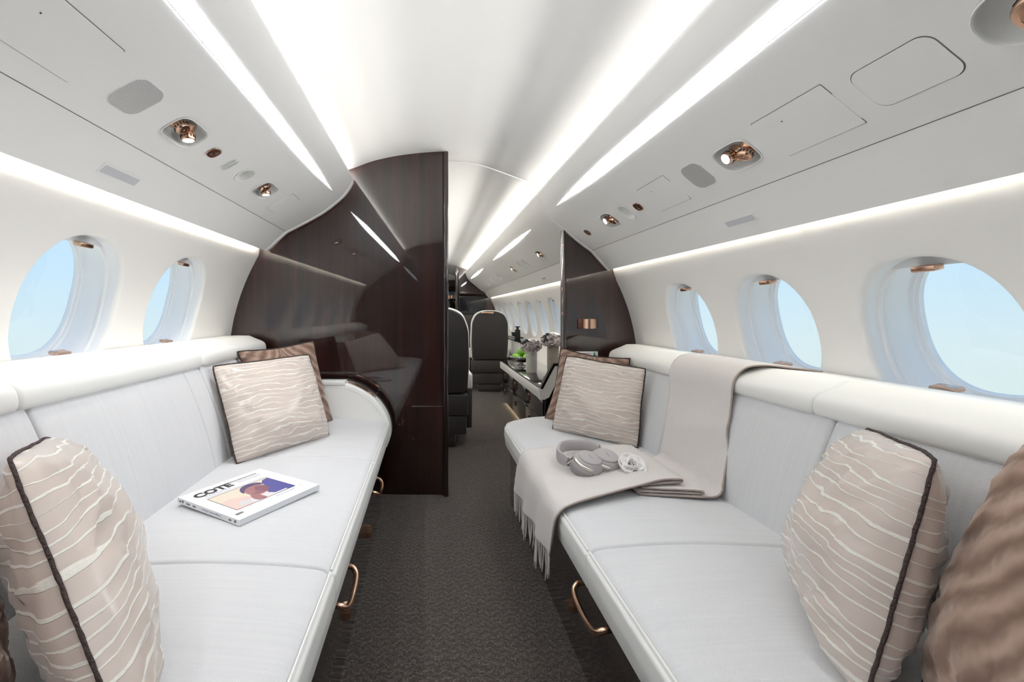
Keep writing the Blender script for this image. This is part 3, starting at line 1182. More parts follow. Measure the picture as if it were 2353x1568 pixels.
    sign(PL, .275, 1.386, 'copper cabin sign beside the air slots above the magazine sofa')
    sign(PR, .264, 1.82, 'copper cabin sign between the square hatch and the oval downlight')
    sign(PR, .263, 2.405, 'copper cabin sign at the end of the panel by the narrow partition')

    def el(P, s0, s1, y0, y1, label):
        sc, yc = (s0 + s1) / 2, (y0 + y1) / 2
        p, _, _ = P.at(sc)
        root = thing('emergency_light', label, 'light', (p.x, yc, p.z), 'rectangular emergency lights')
        conform('frame', P, sc, yc, rr_outline(s1 - s0 + .010, y1 - y0 + .012, .002, 2), .0020, 'shell', root, 3, .003)
        conform('lens', P, sc, yc, rr_outline(s1 - s0, y1 - y0, .001, 2), .0028, 'el_emit', root, 3, .002)
    el(PL, .049, .073, 1.162, 1.298, 'small rectangular grey emergency light above the magazine sofa windows')
    el(PR, .054, .074, 1.378, 1.505, 'small rectangular grey emergency light above the blanket sofa windows')
    el(PR, .054, .074, 3.85, 3.97, 'small rectangular emergency light above the windows beyond the partition')


fittings()
# ------------------------------------------------------------------ sofas
def rounded(pts, r, n=4):
    """round the corners of a closed polygon of (x, z); r number or list"""
    out = []
    N = len(pts)
    for i in range(N):
        p0, p1, p2 = (np.array(pts[i - 1], float), np.array(pts[i], float), np.array(pts[(i + 1) % N], float))
        rr = r[i] if isinstance(r, (list, tuple)) else r
        a, b = p0 - p1, p2 - p1
        la, lb = np.linalg.norm(a), np.linalg.norm(b)
        d = min(rr, la * .45, lb * .45)
        A, B = p1 + a / la * d, p1 + b / lb * d
        for k in range(n + 1):
            t = k / n
            out.append(tuple((1 - t) ** 2 * A + 2 * t * (1 - t) * p1 + t * t * B))
    return [(float(x), float(z)) for x, z in out]


def dense(poly, step=.03):
    out = []
    n = len(poly)
    for i in range(n):
        a, b = np.array(poly[i]), np.array(poly[(i + 1) % n])
        k = max(1, int(np.linalg.norm(b - a) / step))
        for j in range(k): out.append(tuple(float(c) for c in a + (b - a) * j / k))
    return out


def handle(sofa, x_face, sgn, y0, y1, z):
    """copper D handle on the base; sgn = direction towards the aisle"""
    d = .034
    pts = [(x_face - sgn * .005, y0 + .004, z + .030), (x_face + sgn * d * .6, y0 + .004, z + .024), (x_face + sgn * d, y0 + .022, z + .010), (x_face + sgn * d * 1.05, (y0 + y1) / 2, z), (x_face + sgn * d, y1 - .022, z + .010), (x_face + sgn * d * .6, y1 - .004, z + .024), (x_face - sgn * .005, y1 - .004, z + .030)]
    p = spline(pts, 6)
    v, f = tube_data(p, .0080, 10)
    o = build('pull_handle', v, f, 'copper', sofa, 60)
    return o


def latch(sofa, x_face, sgn, y, z):
    g = Geo()
    pr = [(-.024, -.008), (.0, -.012), (.024, -.008), (.024, .008), (.0, .012), (-.024, .008)]
    v = [Vector((x_face, y + b, z + a)) for a, b in pr] + [Vector((x_face + sgn * .012, y + b * .75, z + a * .8)) for a, b in pr]
    n = len(pr)
    f = [tuple(range(n)), tuple(range(2 * n - 1, n - 1, -1))] + [(i, (i + 1) % n, (i + 1) % n + n, i + n) for i in range(n)]
    o = build('latch_plate', v, f, 'copper', sofa)
    box('latch_button', (x_face + sgn * .013, y, z + .008), (.005, .008, .010), 'copper', sofa, .002)


def make_sofa(side):
    L = side < 0
    cushion = 'magazine' if L else 'blanket'
    if L:
        zs, xf, xb, zlow = .44, -.205, -.745, .325     # seat height, front, back, lower front edge
        bt = (-.868, .770)                            # top of the backrest face
        lt = (-.945, .866)                            # ledge top, aisle side
        segs = [(-.50, .245), (.245, .985), (.985, 1.715), (1.715, 2.305)]
        lsegs = [(-.50, .20), (.20, .96), (.96, 1.73), (1.73, 2.425)]
    else:
        zs, xf, xb, zlow = .41, .385, .905, .298
        bt = (1.000, .712)
        lt = (1.085, .812)
        segs = [(-.50, .43), (.43, 1.125), (1.125, 1.815), (1.815, 2.50)]
        lsegs = [(-.50, .485), (.485, 1.185), (1.185, 1.86), (1.86, 2.545)]
    g = 1 if L else -1            # towards the aisle
    root = thing('sofa', 'long white upholstered sofa under the windows, holding the ' + cushion, 'sofa', ((xf + xb) / 2, 1.0, 0), 'facing white sofas')
    rmax = .17

    def warp(p):
        if L or p.y < 2.5 - rmax: return p
        d = min(1.0, (p.y - (2.5 - rmax)) / rmax)
        pull = (rmax - math.sqrt(max(0, rmax * rmax - (d * rmax) ** 2))) * .9
        w = max(0, min(1, (xb - p.x) / (xb - xf)))
        return Vector((p.x + pull * w ** 1.5, p.y, p.z))

    for i, (y0, y1) in enumerate(segs):
        crown = .012
        top = [(xb + .02 * -g, zs), (xb * .75 + xf * .25, zs + crown * .7), ((xb + xf) / 2, zs + crown), (xb * .25 + xf * .75, zs + crown * .6), (xf - g * .035, zs - .002), (xf - g * .012, zs - .013)]
        t = spline(top, 5)
        poly = t + [(xf - g * .006, zs - .035), (xf - g * .03, zlow + .03), (xf - g * .05, zlow + .012), (xb - g * .02, zlow + .012)]
        c = loft('seat_cushion', poly, y0 + .0008, y1 - .0008, .010, 'fabric', root, warp, 12)
        # leather front band with its piping
        band = rounded([(xf - g * .010, zs - .012), (xf + g * .002, zs - .020), (xf + g * .004, (zs + zlow) / 2), (xf - g * .004, zlow + .006), (xf - g * .030, zlow), (xf - g * .040, zlow + .05), (xf - g * .035, zs - .02)], .008)
        b = loft('front_band', band, y0 + .0006, y1 - .0006, .008, 'leather', c, warp, 12)
        pts = []
        for y in np.linspace(y0 + .006, y1 - .006, 26):
            pts.append(warp(Vector((xf - g * .008, y, zs - .011))))
        tube('piping', pts, .0028, 'leather', c, 6)
        # backrest
        tilt = np.array(bt) - np.array((xb, zs))
        nx = np.array((-tilt[1], tilt[0])) / np.linalg.norm(tilt) * (1 if (-tilt[1]) * g > 0 else -1)
        A = np.array((xb, zs - .03)); B = np.array(bt) + np.array((0, .012))
        face = [tuple(A + (B - A) * t + nx * (.016 * math.sin(math.pi * min(1, max(0, t))) ** .6)) for t in np.linspace(0, 1, 14)]
        poly = face + [tuple(B - nx * .06), tuple(A - nx * .08)]
        y1b = y1 + (.005 if L and i == 3 else 0)
        bc = loft('back_cushion', [(float(x), float(z)) for x, z in poly], y0 + .0015, y1b - .0015, .012, 'fabric', root, None, 8)
        ys = y1b - .115
        if i >= 1:
            tube('stitch_line', [(float(x) + g * .0008, ys, float(z)) for x, z in face], .0014, 'fabric', bc, 5)
    for y0, y1 in lsegs:
        # padded ledge roll along the windows
        x0, z0 = bt
        wx = (max if L else min)(wall_x(side, q_) for q_ in (z0 - .02, z0 + .05, lt[1])) + g * .002
        poly = spline([(x0 - g * .012, z0 + .004), (x0 + g * .010, z0 + .020), (x0 + g * .002, z0 + .060), (lt[0] + g * .028, lt[1] - .012), (lt[0], lt[1])], 6)
        poly = poly + [(lt[0] - g * .06, lt[1] + .001), (wx + g * .004, lt[1] - .002), (wx + g * .004, z0 - .02), (x0 - g * .05, z0 - .02)]
        loft('ledge_roll', poly, y0 + .0008, y1 - .0008, .010 if y1 < 2.4 else .032, 'leather', root, None, 6)
    ye = 2.30 if L else 2.38
    # dark base under the seat
    bx = xf - g * .035
    box('base_panel', ((bx + xb - g * .1) / 2, (ye - .5) / 2, zlow / 2 + .008), (abs(bx - xb + g * .1), ye + .5, zlow + .012), 'dark_wood_flat', root, .004)
    if L:
        for y0, y1 in ((1.13, 1.31), (1.84, 2.00), (.35, .53)): handle(root, bx, g, y0, y1, .235)
        for y in (1.32, 1.80): latch(root, bx, g, y, .125)
    else:
        for y0, y1 in ((1.05, 1.24), (1.90, 2.06), (.35, .53)): handle(root, bx, g, y0, y1, .23)
        for y in (1.35, 2.02): latch(root, bx, g, y, .125)
    if L:
        # end arm with curved shoulder, dark cap and copper grip
        prof = spline([(-.80, .636), (-.60, .636), (-.44, .630), (-.36, .606), (-.29, .560), (-.235, .498), (-.204, .43), (-.198, .36), (-.215, .305)], 5)
        poly = prof + [(-.30, .29), (-.80, .29)]
        arm = loft('end_arm', poly, 2.305, 2.405, .012, 'leather', root, None, 4)
        inner = [(x, z) for x, z in inset_poly(poly, .022)]
        seam = [(x, 2.3045, z) for x, z in inner[4:len(prof) - 6]]
        tube('arm_seam', seam, .0012, 'leather', arm, 5)
        # raised flap on the arm top
        box('arm_flap', (-.60, 2.335, .630), (.35, .07, .022), 'leather', arm, .005)
        cap = [(x + .004, z + .004) for x, z in prof]
        v, f = extrude_xz(cap + list(reversed([(x - .012, z - .012) for x, z in cap])), 2.406, 2.452)
        bm = bmesh.new(); vs = [bm.verts.new(p) for p in v]
        for q in f: bm.faces.new([vs[i] for i in q])
        from_bm('arm_cap', bm, 'black_gloss', root)
        # copper grip let into the shoulder
        gp = [p for p in prof if -.42 < p[0] < -.27]
        v, f = [], []
        N = len(gp)
        for k, (x, z) in enumerate(gp):
            t = k / (N - 1)
            h = .030 * math.sin(math.pi * min(1, max(.03, t))) ** .5
            for yy, up in ((2.352 - h, .001), (2.352 - h * .6, .006), (2.352 + h * .6, .004), (2.352 + h, .001)):
                v.append(Vector((x + up * .6, yy, z + up)))
        for i in range(N - 1):
            for k in range(3):
                f.append((i * 4 + k, i * 4 + k + 1, (i + 1) * 4 + k + 1, (i + 1) * 4 + k))
        build('copper_grip', v, f, 'copper', arm, 60)
    return root


make_sofa(-1)
make_sofa(1)


# ------------------------------------------------------------------ pillows
def pillow(name, label, corners, thick, mt, group, seed=0, pinch=.05, n=34, rope=.0030, depth_in=.5, sag=0.0):
    """corners: bottom-left, bottom-right, top-right, top-left of the front face"""
    BL, BR, TR, TL = [Vector(c) for c in corners]
    nrm = ((BR - BL).cross(TL - BL) + (BR - TR).cross(TL - TR) * -1)
    nrm = (BR - BL + TR - TL).cross(TL - BL + TR - BR).normalized()
    ex, ey = (BR - BL + TR - TL) * .5, (TL - BL + TR - BR) * .5

    def pt(u, v, sgn):
        a, b = 2 * u - 1, 2 * v - 1
        # edges curve inwards between the corners
        cr = .045 * (a * a * b * b) ** 2                      # rounded corners
        e1 = .012 * noise.noise(Vector((b * 3.1, a * 1.5, seed)))
        e2 = .012 * noise.noise(Vector((a * 3.1, b * 1.5, seed + 9)))
        uu = .5 + .5 * a * (1 - pinch * (1 - b * b) - cr + e1)
        vv = .5 + .5 * b * (1 - pinch * (1 - a * a) - cr + e2)
        P = BL * (1 - uu) * (1 - vv) + BR * uu * (1 - vv) + TR * uu * vv + TL * (1 - uu) * vv
        h = max(0, (1 - a ** 2) * (1 - b ** 2)) ** .48
        h *= 1 - .10 * b - sag * b
        q = Vector((u * 5 + seed, v * 5 + seed * 2, sgn * 3.0))
        edge = max(abs(a), abs(b))
        wr = noise.noise(q) * .010 * h + noise.noise(q * 3.6) * .020 * max(0, edge - .40) * (1.02 - edge) * 6
        side_d = depth_in if sgn > 0 else 1 - depth_in
        return P + nrm * (sgn * (thick * side_d * h) + wr)

    base = (BL + BR) / 2
    root = thing(name, label, 'pillow', base, group)
    for sgn, nm in ((1, 'front_cover'), (-1, 'back_cover')):
        v, f, uv = [], [], []
        for j in range(n + 1):
            for i in range(n + 1):
                # finer near the edges
                u = .5 - .5 * math.cos(math.pi * i / n); w = .5 - .5 * math.cos(math.pi * j / n)
                u = (u + i / n) / 2; w = (w + j / n) / 2
                v.append(pt(u, w, sgn)); uv.append((u, w))
        for j in range(n):
            for i in range(n):
                q = (j * (n + 1) + i, j * (n + 1) + i + 1, (j + 1) * (n + 1) + i + 1, (j + 1) * (n + 1) + i)
                f.append(q if sgn > 0 else tuple(reversed(q)))
        build(nm, v, f, mt, root, True, uv)
    pts = []
    K = 40
    for e in range(4):
        for k in range(K):
            t = k / K
            u, w = ((t, 0), (1, t), (1 - t, 1), (0, 1 - t))[e]
            p = pt(u, w, 1)
            pts.append(p + (p - (BL + BR + TR + TL) / 4).normalized() * .002)
    v, f = tube_data(pts, [rope * (1 + .13 * math.sin(i * 2.6)) for i in range(len(pts))], 8, True)
    build('piping', v, f, 'rope', root, 60)
    return root


PG = 'scatter pillows on the sofas'
# magazine sofa, by the partition
pillow('velvet_pillow', 'brown velvet pillow behind the silk one, beside the wide wood partition',
       [U(600, 985, 2.02), U(768, 972, 2.27), U(722, 780, 2.26), U(541, 806, 2.03)], .15, 'velvet', PG, 3.1, .10, sag=.2)
pillow('silk_pillow', 'champagne silk pillow with wavy lines near the wide wood partition',
       [U(541, 1072, 1.63), U(760, 1008, 2.00), U(712, 812, 2.10), U(484, 840, 1.75)], .17, 'silk', PG, 1.3, .045, sag=.2)
# magazine sofa, near end
pillow('silk_pillow', 'champagne silk pillow with wavy lines leaning near the magazine spine',
       [(-.315, .51, .445), (-.69, .95, .45), (-.832, 1.0, .72), (-.560, .605, .800)], .17, 'silk_b', PG, 5.3, .03, depth_in=.55)
pillow('velvet_pillow', 'brown velvet pillow tucked behind the silk one by the magazine',
       [(-.42, .30, .445), (-.605, .665, .445), (-.80, .70, .80), (-.62, .34, .80)], .13, 'velvet', PG, 2.2, .05)
# blanket sofa, by the partition
pillow('velvet_pillow', 'brown velvet pillow behind the silk one, by the narrow partition',
       [U(1248, 966, 2.44), U(1440, 1000, 2.2), U(1452, 822, 2.22), U(1286, 796, 2.46)], .15, 'velvet', PG, 4.4, .13, sag=.2)
pillow('silk_pillow', 'champagne silk pillow with wavy lines between the headphones and narrow partition',
       [U(1266, 992, 2.22), U(1468, 1034, 1.93), U(1486, 846, 1.99), U(1300, 815, 2.26)], .16, 'silk', PG, 7.7, .045, sag=.2)
# blanket sofa, near end
pillow('silk_pillow', 'large champagne silk pillow with wavy lines leaning beside the folded blanket',
       [(.825, 1.00, .415), (.622, .655, .415), (.752, .675, .778), (.972, 1.015, .736)], .175, 'silk_b', PG, 9.1, .03, depth_in=.55)
pillow('velvet_pillow', 'large brown ribbed velvet pillow leaning on the big silk pillow',
       [(.745, .70, .415), (.62, .22, .415), (.86, .28, .83), (.955, .71, .83)], .22, 'velvet', PG, 6.1, .03)


# ------------------------------------------------------------------ throw blanket
def make_blanket():
    # (x, z, y far, y near) along the cloth from the window ledge to the hanging front edge
    lay = .0085
    z0 = .4265
    P = [(1.150, .816, 1.80, 1.335), (1.110, .818, 1.84, 1.40), (1.072, .819, 1.865, 1.455), (1.030, .810, 1.872, 1.478), (.997, .782, 1.868, 1.480), (.983, .745, 1.860, 1.478), (.977, .712, 1.852, 1.470), (.962, .64, 1.835, 1.455), (.942, .56, 1.815, 1.437), (.920, .49, 1.795, 1.418), (.900, .446, 1.780, 1.402), (.875, z0 + .001, 1.775, 1.392), (.82, z0, 1.77, 1.388), (.72, z0, 1.77, 1.40), (.655, z0 + .001, 1.77, 1.41)]
    P += [(.645, z0 + lay * .5, 1.77, 1.412), (.655, z0 + lay, 1.77, 1.412), (.74, z0 + lay, 1.77, 1.402), (.825, z0 + lay * 1.05, 1.775, 1.392), (.834, z0 + lay * 1.5, 1.775, 1.392), (.825, z0 + lay * 2, 1.775, 1.393), (.74, z0 + lay * 2, 1.78, 1.405), (.67, z0 + lay * 2.1, 1.78, 1.415), (.660, z0 + lay * 2.6, 1.785, 1.418), (.67, z0 + lay * 3.1, 1.785, 1.418), (.73, z0 + lay * 3.3, 1.79, 1.425), (.782, z0 + lay * 3.6, 1.79, 1.428), (.792, z0 + lay * 4.1, 1.79, 1.430), (.782, z0 + lay * 4.6, 1.79, 1.430)]
    P += [(.72, z0 + lay * 4.5, 1.80, 1.425), (.64, z0 + lay * 3.6, 1.82, 1.40), (.54, z0 + lay * 2.2, 1.845, 1.37), (.46, z0 + lay * 1.2, 1.86, 1.345), (.412, .427, 1.868, 1.332), (.386, .415, 1.872, 1.328), (.370, .392, 1.872, 1.330), (.364, .36, 1.870, 1.336), (.362, .32, 1.868, 1.345), (.361, .285, 1.866, 1.355), (.360, .262, 1.865, 1.362)]
    rows = spline(P, 4)
    NC = 28
    v, f = [], []
    for i, (x, z, yf, yn) in enumerate(rows):
        t_len = i / len(rows)
        for k in range(NC + 1):
            t = k / NC
            y = yf + (yn - yf) * t
            dx = dz = 0
            if z < .40 and x < .40:
                d = (.40 - z) / .14
                dx = -.016 * d * (.5 + .5 * math.sin(t * 17 + 1.0)) - .006 * d * noise.noise(Vector((t * 4, 2, 0)))
            elif x > .9 and z > .45:
                bz = math.exp(-((z - .56 - .05 * t) / .035) ** 2)
                dx = -.010 * bz * (.4 + .6 * t) + .004 * noise.noise(Vector((t * 3, z * 8, 1)))
                dx -= .003
            else:
                dz = .0022 * max(0, noise.noise(Vector((x * 9, y * 7, 4))))
            v.append(Vector((x + dx, y, z + dz)))
    for i in range(len(rows) - 1):
        for k in range(NC):
            f.append((i * (NC + 1) + k, i * (NC + 1) + k + 1, (i + 1) * (NC + 1) + k + 1, (i + 1) * (NC + 1) + k))
    root = thing('throw_blanket', 'pale taupe wool throw with fringe draped over the sofa', 'blanket', (.65, 1.6, .42))
    o = build('cloth', v, f, 'wool', root, True)
    md = o.modifiers.new('thickness', 'SOLIDIFY'); md.thickness = .0042; md.offset = 0
    for side_k, nm in ((NC, 'near'), (0, 'far')):
        pts = [v[i * (NC + 1) + side_k] for i in range(len(rows))]
        tube('woven_edge', pts, .0028, 'wool_edge_shade' if side_k == NC else 'wool', root, 6)  # near edge tube darkened to paint its shadow line, far one plain wool
    # fringe
    g = Geo()
    rnd = random.Random(4)
    last = (len(rows) - 1) * (NC + 1)
    nf = 46
    for q in range(nf):
        t = (q + .5) / nf * NC
        i0 = int(t); fr = t - i0
        p = v[last + i0] * (1 - fr) + v[last + min(NC, i0 + 1)] * fr
        Ln = .085 + rnd.uniform(-.012, .016)
        a, b = rnd.uniform(-.010, .010), rnd.uniform(-.006, .006)
        pts = [p + Vector((b * s * s, a * s * s, -Ln * s)) for s in (0, .25, .5, .75, 1)]
        tv, tf = tube_data(pts, [.0026, .0022, .002, .0022, .0012], 5)
        g.add(tv, tf)
    fo = g.obj('fringe', 'wool', root, 60)
    fo['kind'] = 'stuff'


make_blanket()
# ------------------------------------------------------------------ magazine
def lettering(name, body, size, mt, parent, matrix, bold=0.0):
    """flat printed lettering, turned into a mesh"""
    cu = bpy.data.curves.new(name, 'FONT')
    cu.body = body; cu.size = size; cu.offset = bold; cu.resolution_u = 4
    t = bpy.data.objects.new(name + '_src', cu); COL.objects.link(t)
    me = bpy.data.meshes.new_from_object(t.evaluated_get(bpy.context.evaluated_depsgraph_get()))
    bpy.data.objects.remove(t)
    me.transform(matrix)
    me.materials.clear()
    me.name = name
    return link(name, me, mt, parent)


def make_magazine():
    c = Vector((-.520, 1.332, 0)); zt = .4685; zb = .4535
    v_ = Vector((.144, .2365, 0)); u_ = Vector((.251, -.1215, 0))
    ex = v_.normalized(); ey = -(u_ - ex * u_.dot(ex)).normalized()   # cover right, cover up
    W, H = .277, .272
    fr = Matrix((ex, ey, Vector((0, 0, 1)))).transposed().to_4x4()
    fr.translation = Vector((c.x, c.y, zb))
    root = thing('magazine', 'white paperback magazine titled COTE with a portrait cover photo', 'magazine', (c.x, c.y, zb))
    T = zt - zb

    def quad(name, pts, z, mt, par):
        return build(name, [fr @ Vector((x, y, z)) for x, y in pts], [tuple(range(len(pts)))], mt, par)

    def slab(name, x0, x1, y0, y1, z0, z1, mt, par):
        bm = bmesh.new(); bm_box(bm, ((x0 + x1) / 2, (y0 + y1) / 2, (z0 + z1) / 2), (x1 - x0, y1 - y0, z1 - z0))
        bmesh.ops.transform(bm, matrix=fr, verts=bm.verts)
        return from_bm(name, bm, mt, par)
    slab('page_block', -W / 2 + .002, W / 2 - .001, -H / 2 + .001, H / 2 - .001, .0008, T - .0008, 'page_edge', root)
    for k in range(5):
        z = .002 + k * .0024
        slab('page_section', -W / 2 + .003, W / 2 - .0002, -H / 2 + .0004, H / 2 - .0004, z, z + .0011, 'paper', root)
    cover = slab('cover', -W / 2, W / 2, -H / 2, H / 2, T - .0008, T, 'paper', root)
    slab('back_cover', -W / 2, W / 2, -H / 2, H / 2, 0, .0008, 'paper', root)
    slab('spine', -W / 2 - .0006, -W / 2 + .0016, -H / 2, H / 2, 0, T, 'paper', root)

    def text(body, x, y, size, mt, align='LEFT', z=T + .0003, rot=None, bold=0.0, par=cover, name='print', sx=1.0):
        m = fr @ (Matrix.Translation((x, y, z)) @ (rot if rot is not None else Matrix()) @ Matrix.Diagonal((sx, 1, 1, 1)))
        return lettering(name, body, size, mt, par, m, bold)
    L, T_ = -W / 2, H / 2
    text('COTE', L + .024, T_ - .056, .043, 'ink', bold=.0022, name='title', sx=1.02)
    text('M A G A Z I N E', L + .040, T_ - .068, .0085, 'ink_blue', name='subtitle', sx=1.35)
    rnd = random.Random(11)

    def print_line(x, y, length, h, mt, name='small_print'):
        """a line of print too small to read: a row of short strokes"""
        pts, q = [], 0.0
        v, f = [], []
        while q < length:
            w = rnd.uniform(.0016, .0055)
            n = len(v)
            v += [fr @ Vector((x + q, y, T + .0003)), fr @ Vector((x + q + w, y, T + .0003)), fr @ Vector((x + q + w, y + h, T + .0003)), fr @ Vector((x + q, y + h, T + .0003))]
            f.append((n, n + 1, n + 2, n + 3))
            q += w + rnd.uniform(.0008, .0022)
        build(name, v, f, mt, cover)
    print_line(L + .140, T_ - .030, .095, .0050, 'ink')
    for yy in (.039, .046, .053): print_line(L + .158, T_ - yy, .085 - .4 * (yy - .039), .0022, 'print_grey')
    print_line(L + .036, T_ - .078, .19, .0024, 'print_grey')
    # cover photograph, framed by a thin rule
    x0, x1, y0, y1 = L + .034, L + .232, -.080, .050
    q = lambda a, b: (x0 + (x1 - x0) * a, y0 + (y1 - y0) * b)
    z = T + .0002
    photo = quad('cover_photo', [q(0, 0), q(1, 0), q(1, 1), q(0, 1)], z, 'photo_cream', cover)
    z += .00012
    quad('photo_tone', [q(0, 0), q(.42, 0), q(.36, .45), q(.16, .62), q(0, .55)], z, 'photo_pink', cover)
    quad('photo_tone', [q(.10, .12), q(.38, .05), q(.36, .22), q(.18, .30)], z + .0001, 'photo_sky', cover)
    # generic figure: dark hair, face in shade, hand raised, blue jacket over white shirt
    quad('photo_jacket', [q(.70, .0), q(.62, .22), q(.76, .50), q(.80, .78), q(.88, .92), q(1, .97), q(1, 0)], z + .0002, 'photo_shirt', cover)
    quad('photo_shirt', [q(.28, 0), q(.30, .18), q(.42, .36), q(.56, .34), q(.66, .16), q(.62, 0)], z + .0002, 'photo_white', cover)
    quad('photo_face', [q(.46, .30), q(.42, .48), q(.43, .68), q(.50, .82), q(.62, .86), q(.72, .80), q(.78, .62), q(.76, .44), q(.66, .30), q(.55, .25)], z + .0003, 'photo_skin', cover)
    quad('photo_shade', [q(.58, .34), q(.56, .56), q(.66, .76), q(.78, .62), q(.76, .42), q(.66, .30)], z + .0004, 'photo_skin_dark', cover)
    quad('photo_hair', spline([q(.40, .60), q(.42, .78), q(.50, .93), q(.62, .99), q(.74, .95), q(.80, .84), q(.78, .72), q(.70, .82), q(.58, .82), q(.48, .74)], 4, True), z + .0005, 'photo_hair', cover)
    quad('photo_hand', spline([q(.38, .04), q(.36, .22), q(.42, .42), q(.52, .50), q(.62, .46), q(.60, .38), q(.52, .34), q(.50, .18), q(.50, .02)], 4, True), z + .0006, 'photo_skin', cover)
    for k in range(3):
        quad('photo_finger', [q(.44 + .04 * k, .40 - .02 * k), q(.60 + .03 * k, .48 - .03 * k), q(.60 + .03 * k, .455 - .03 * k), q(.44 + .04 * k, .365 - .02 * k)], z + .0007, 'photo_skin_dark', cover)
    quad('photo_caption', [q(.60, .005), q(.86, .005), q(.86, .06), q(.60, .06)], z + .0007, 'paper', cover)
    for a, b in ((q(0, 0), q(1, 0)), (q(1, 0), q(1, 1)), (q(1, 1), q(0, 1)), (q(0, 1), q(0, 0))):
        tube('photo_frame', [fr @ Vector((a[0], a[1], T + .0003)), fr @ Vector((b[0], b[1], T + .0003))], .0006, 'ink', cover, 4)
    print_line(L + .150, y0 - .016, .062, .0020, 'ink_blue')
    for k in range(8): print_line(L + .036 + .029 * k, y0 - .0085, .012, .0018, 'print_grey')
    # bar code
    for k in range(14):
        xx = L + .014 + .0016 * k
        quad('bar_code', [(xx, y0 - .028), (xx + (.0010 if k % 3 else .0005), y0 - .028), (xx + (.0010 if k % 3 else .0005), y0 - .018), (xx, y0 - .018)], T + .0003, 'ink', cover)
    # spine: one legible line, upside down as the magazine lies, and short strokes of print
    sm = Matrix(((0, 0, -1, 0), (1, 0, 0, 0), (0, -1, 0, 0), (0, 0, 0, 1)))
    lettering('spine_title', 'A magazine with a difference', .0072, 'ink_blue', cover, fr @ Matrix.Translation((L - .0009, -.062, .0098)) @ sm)
    for ya, n, h in ((.126, 3, .0045), (.112, 2, .0070), (.092, 5, .004), (.062, 4, .004), (-.095, 3, .0045), (-.118, 2, .0070)):
        for k in range(n):
            yy = ya - .0036 * k
            v = [fr @ Vector((L - .0009, yy, .005)), fr @ Vector((L - .0009, yy - .0026, .005)), fr @ Vector((L - .0009, yy - .0026, .005 + h)), fr @ Vector((L - .0009, yy, .005 + h))]
            build('spine_print', v, [(0, 1, 2, 3)], 'ink', cover)


make_magazine()


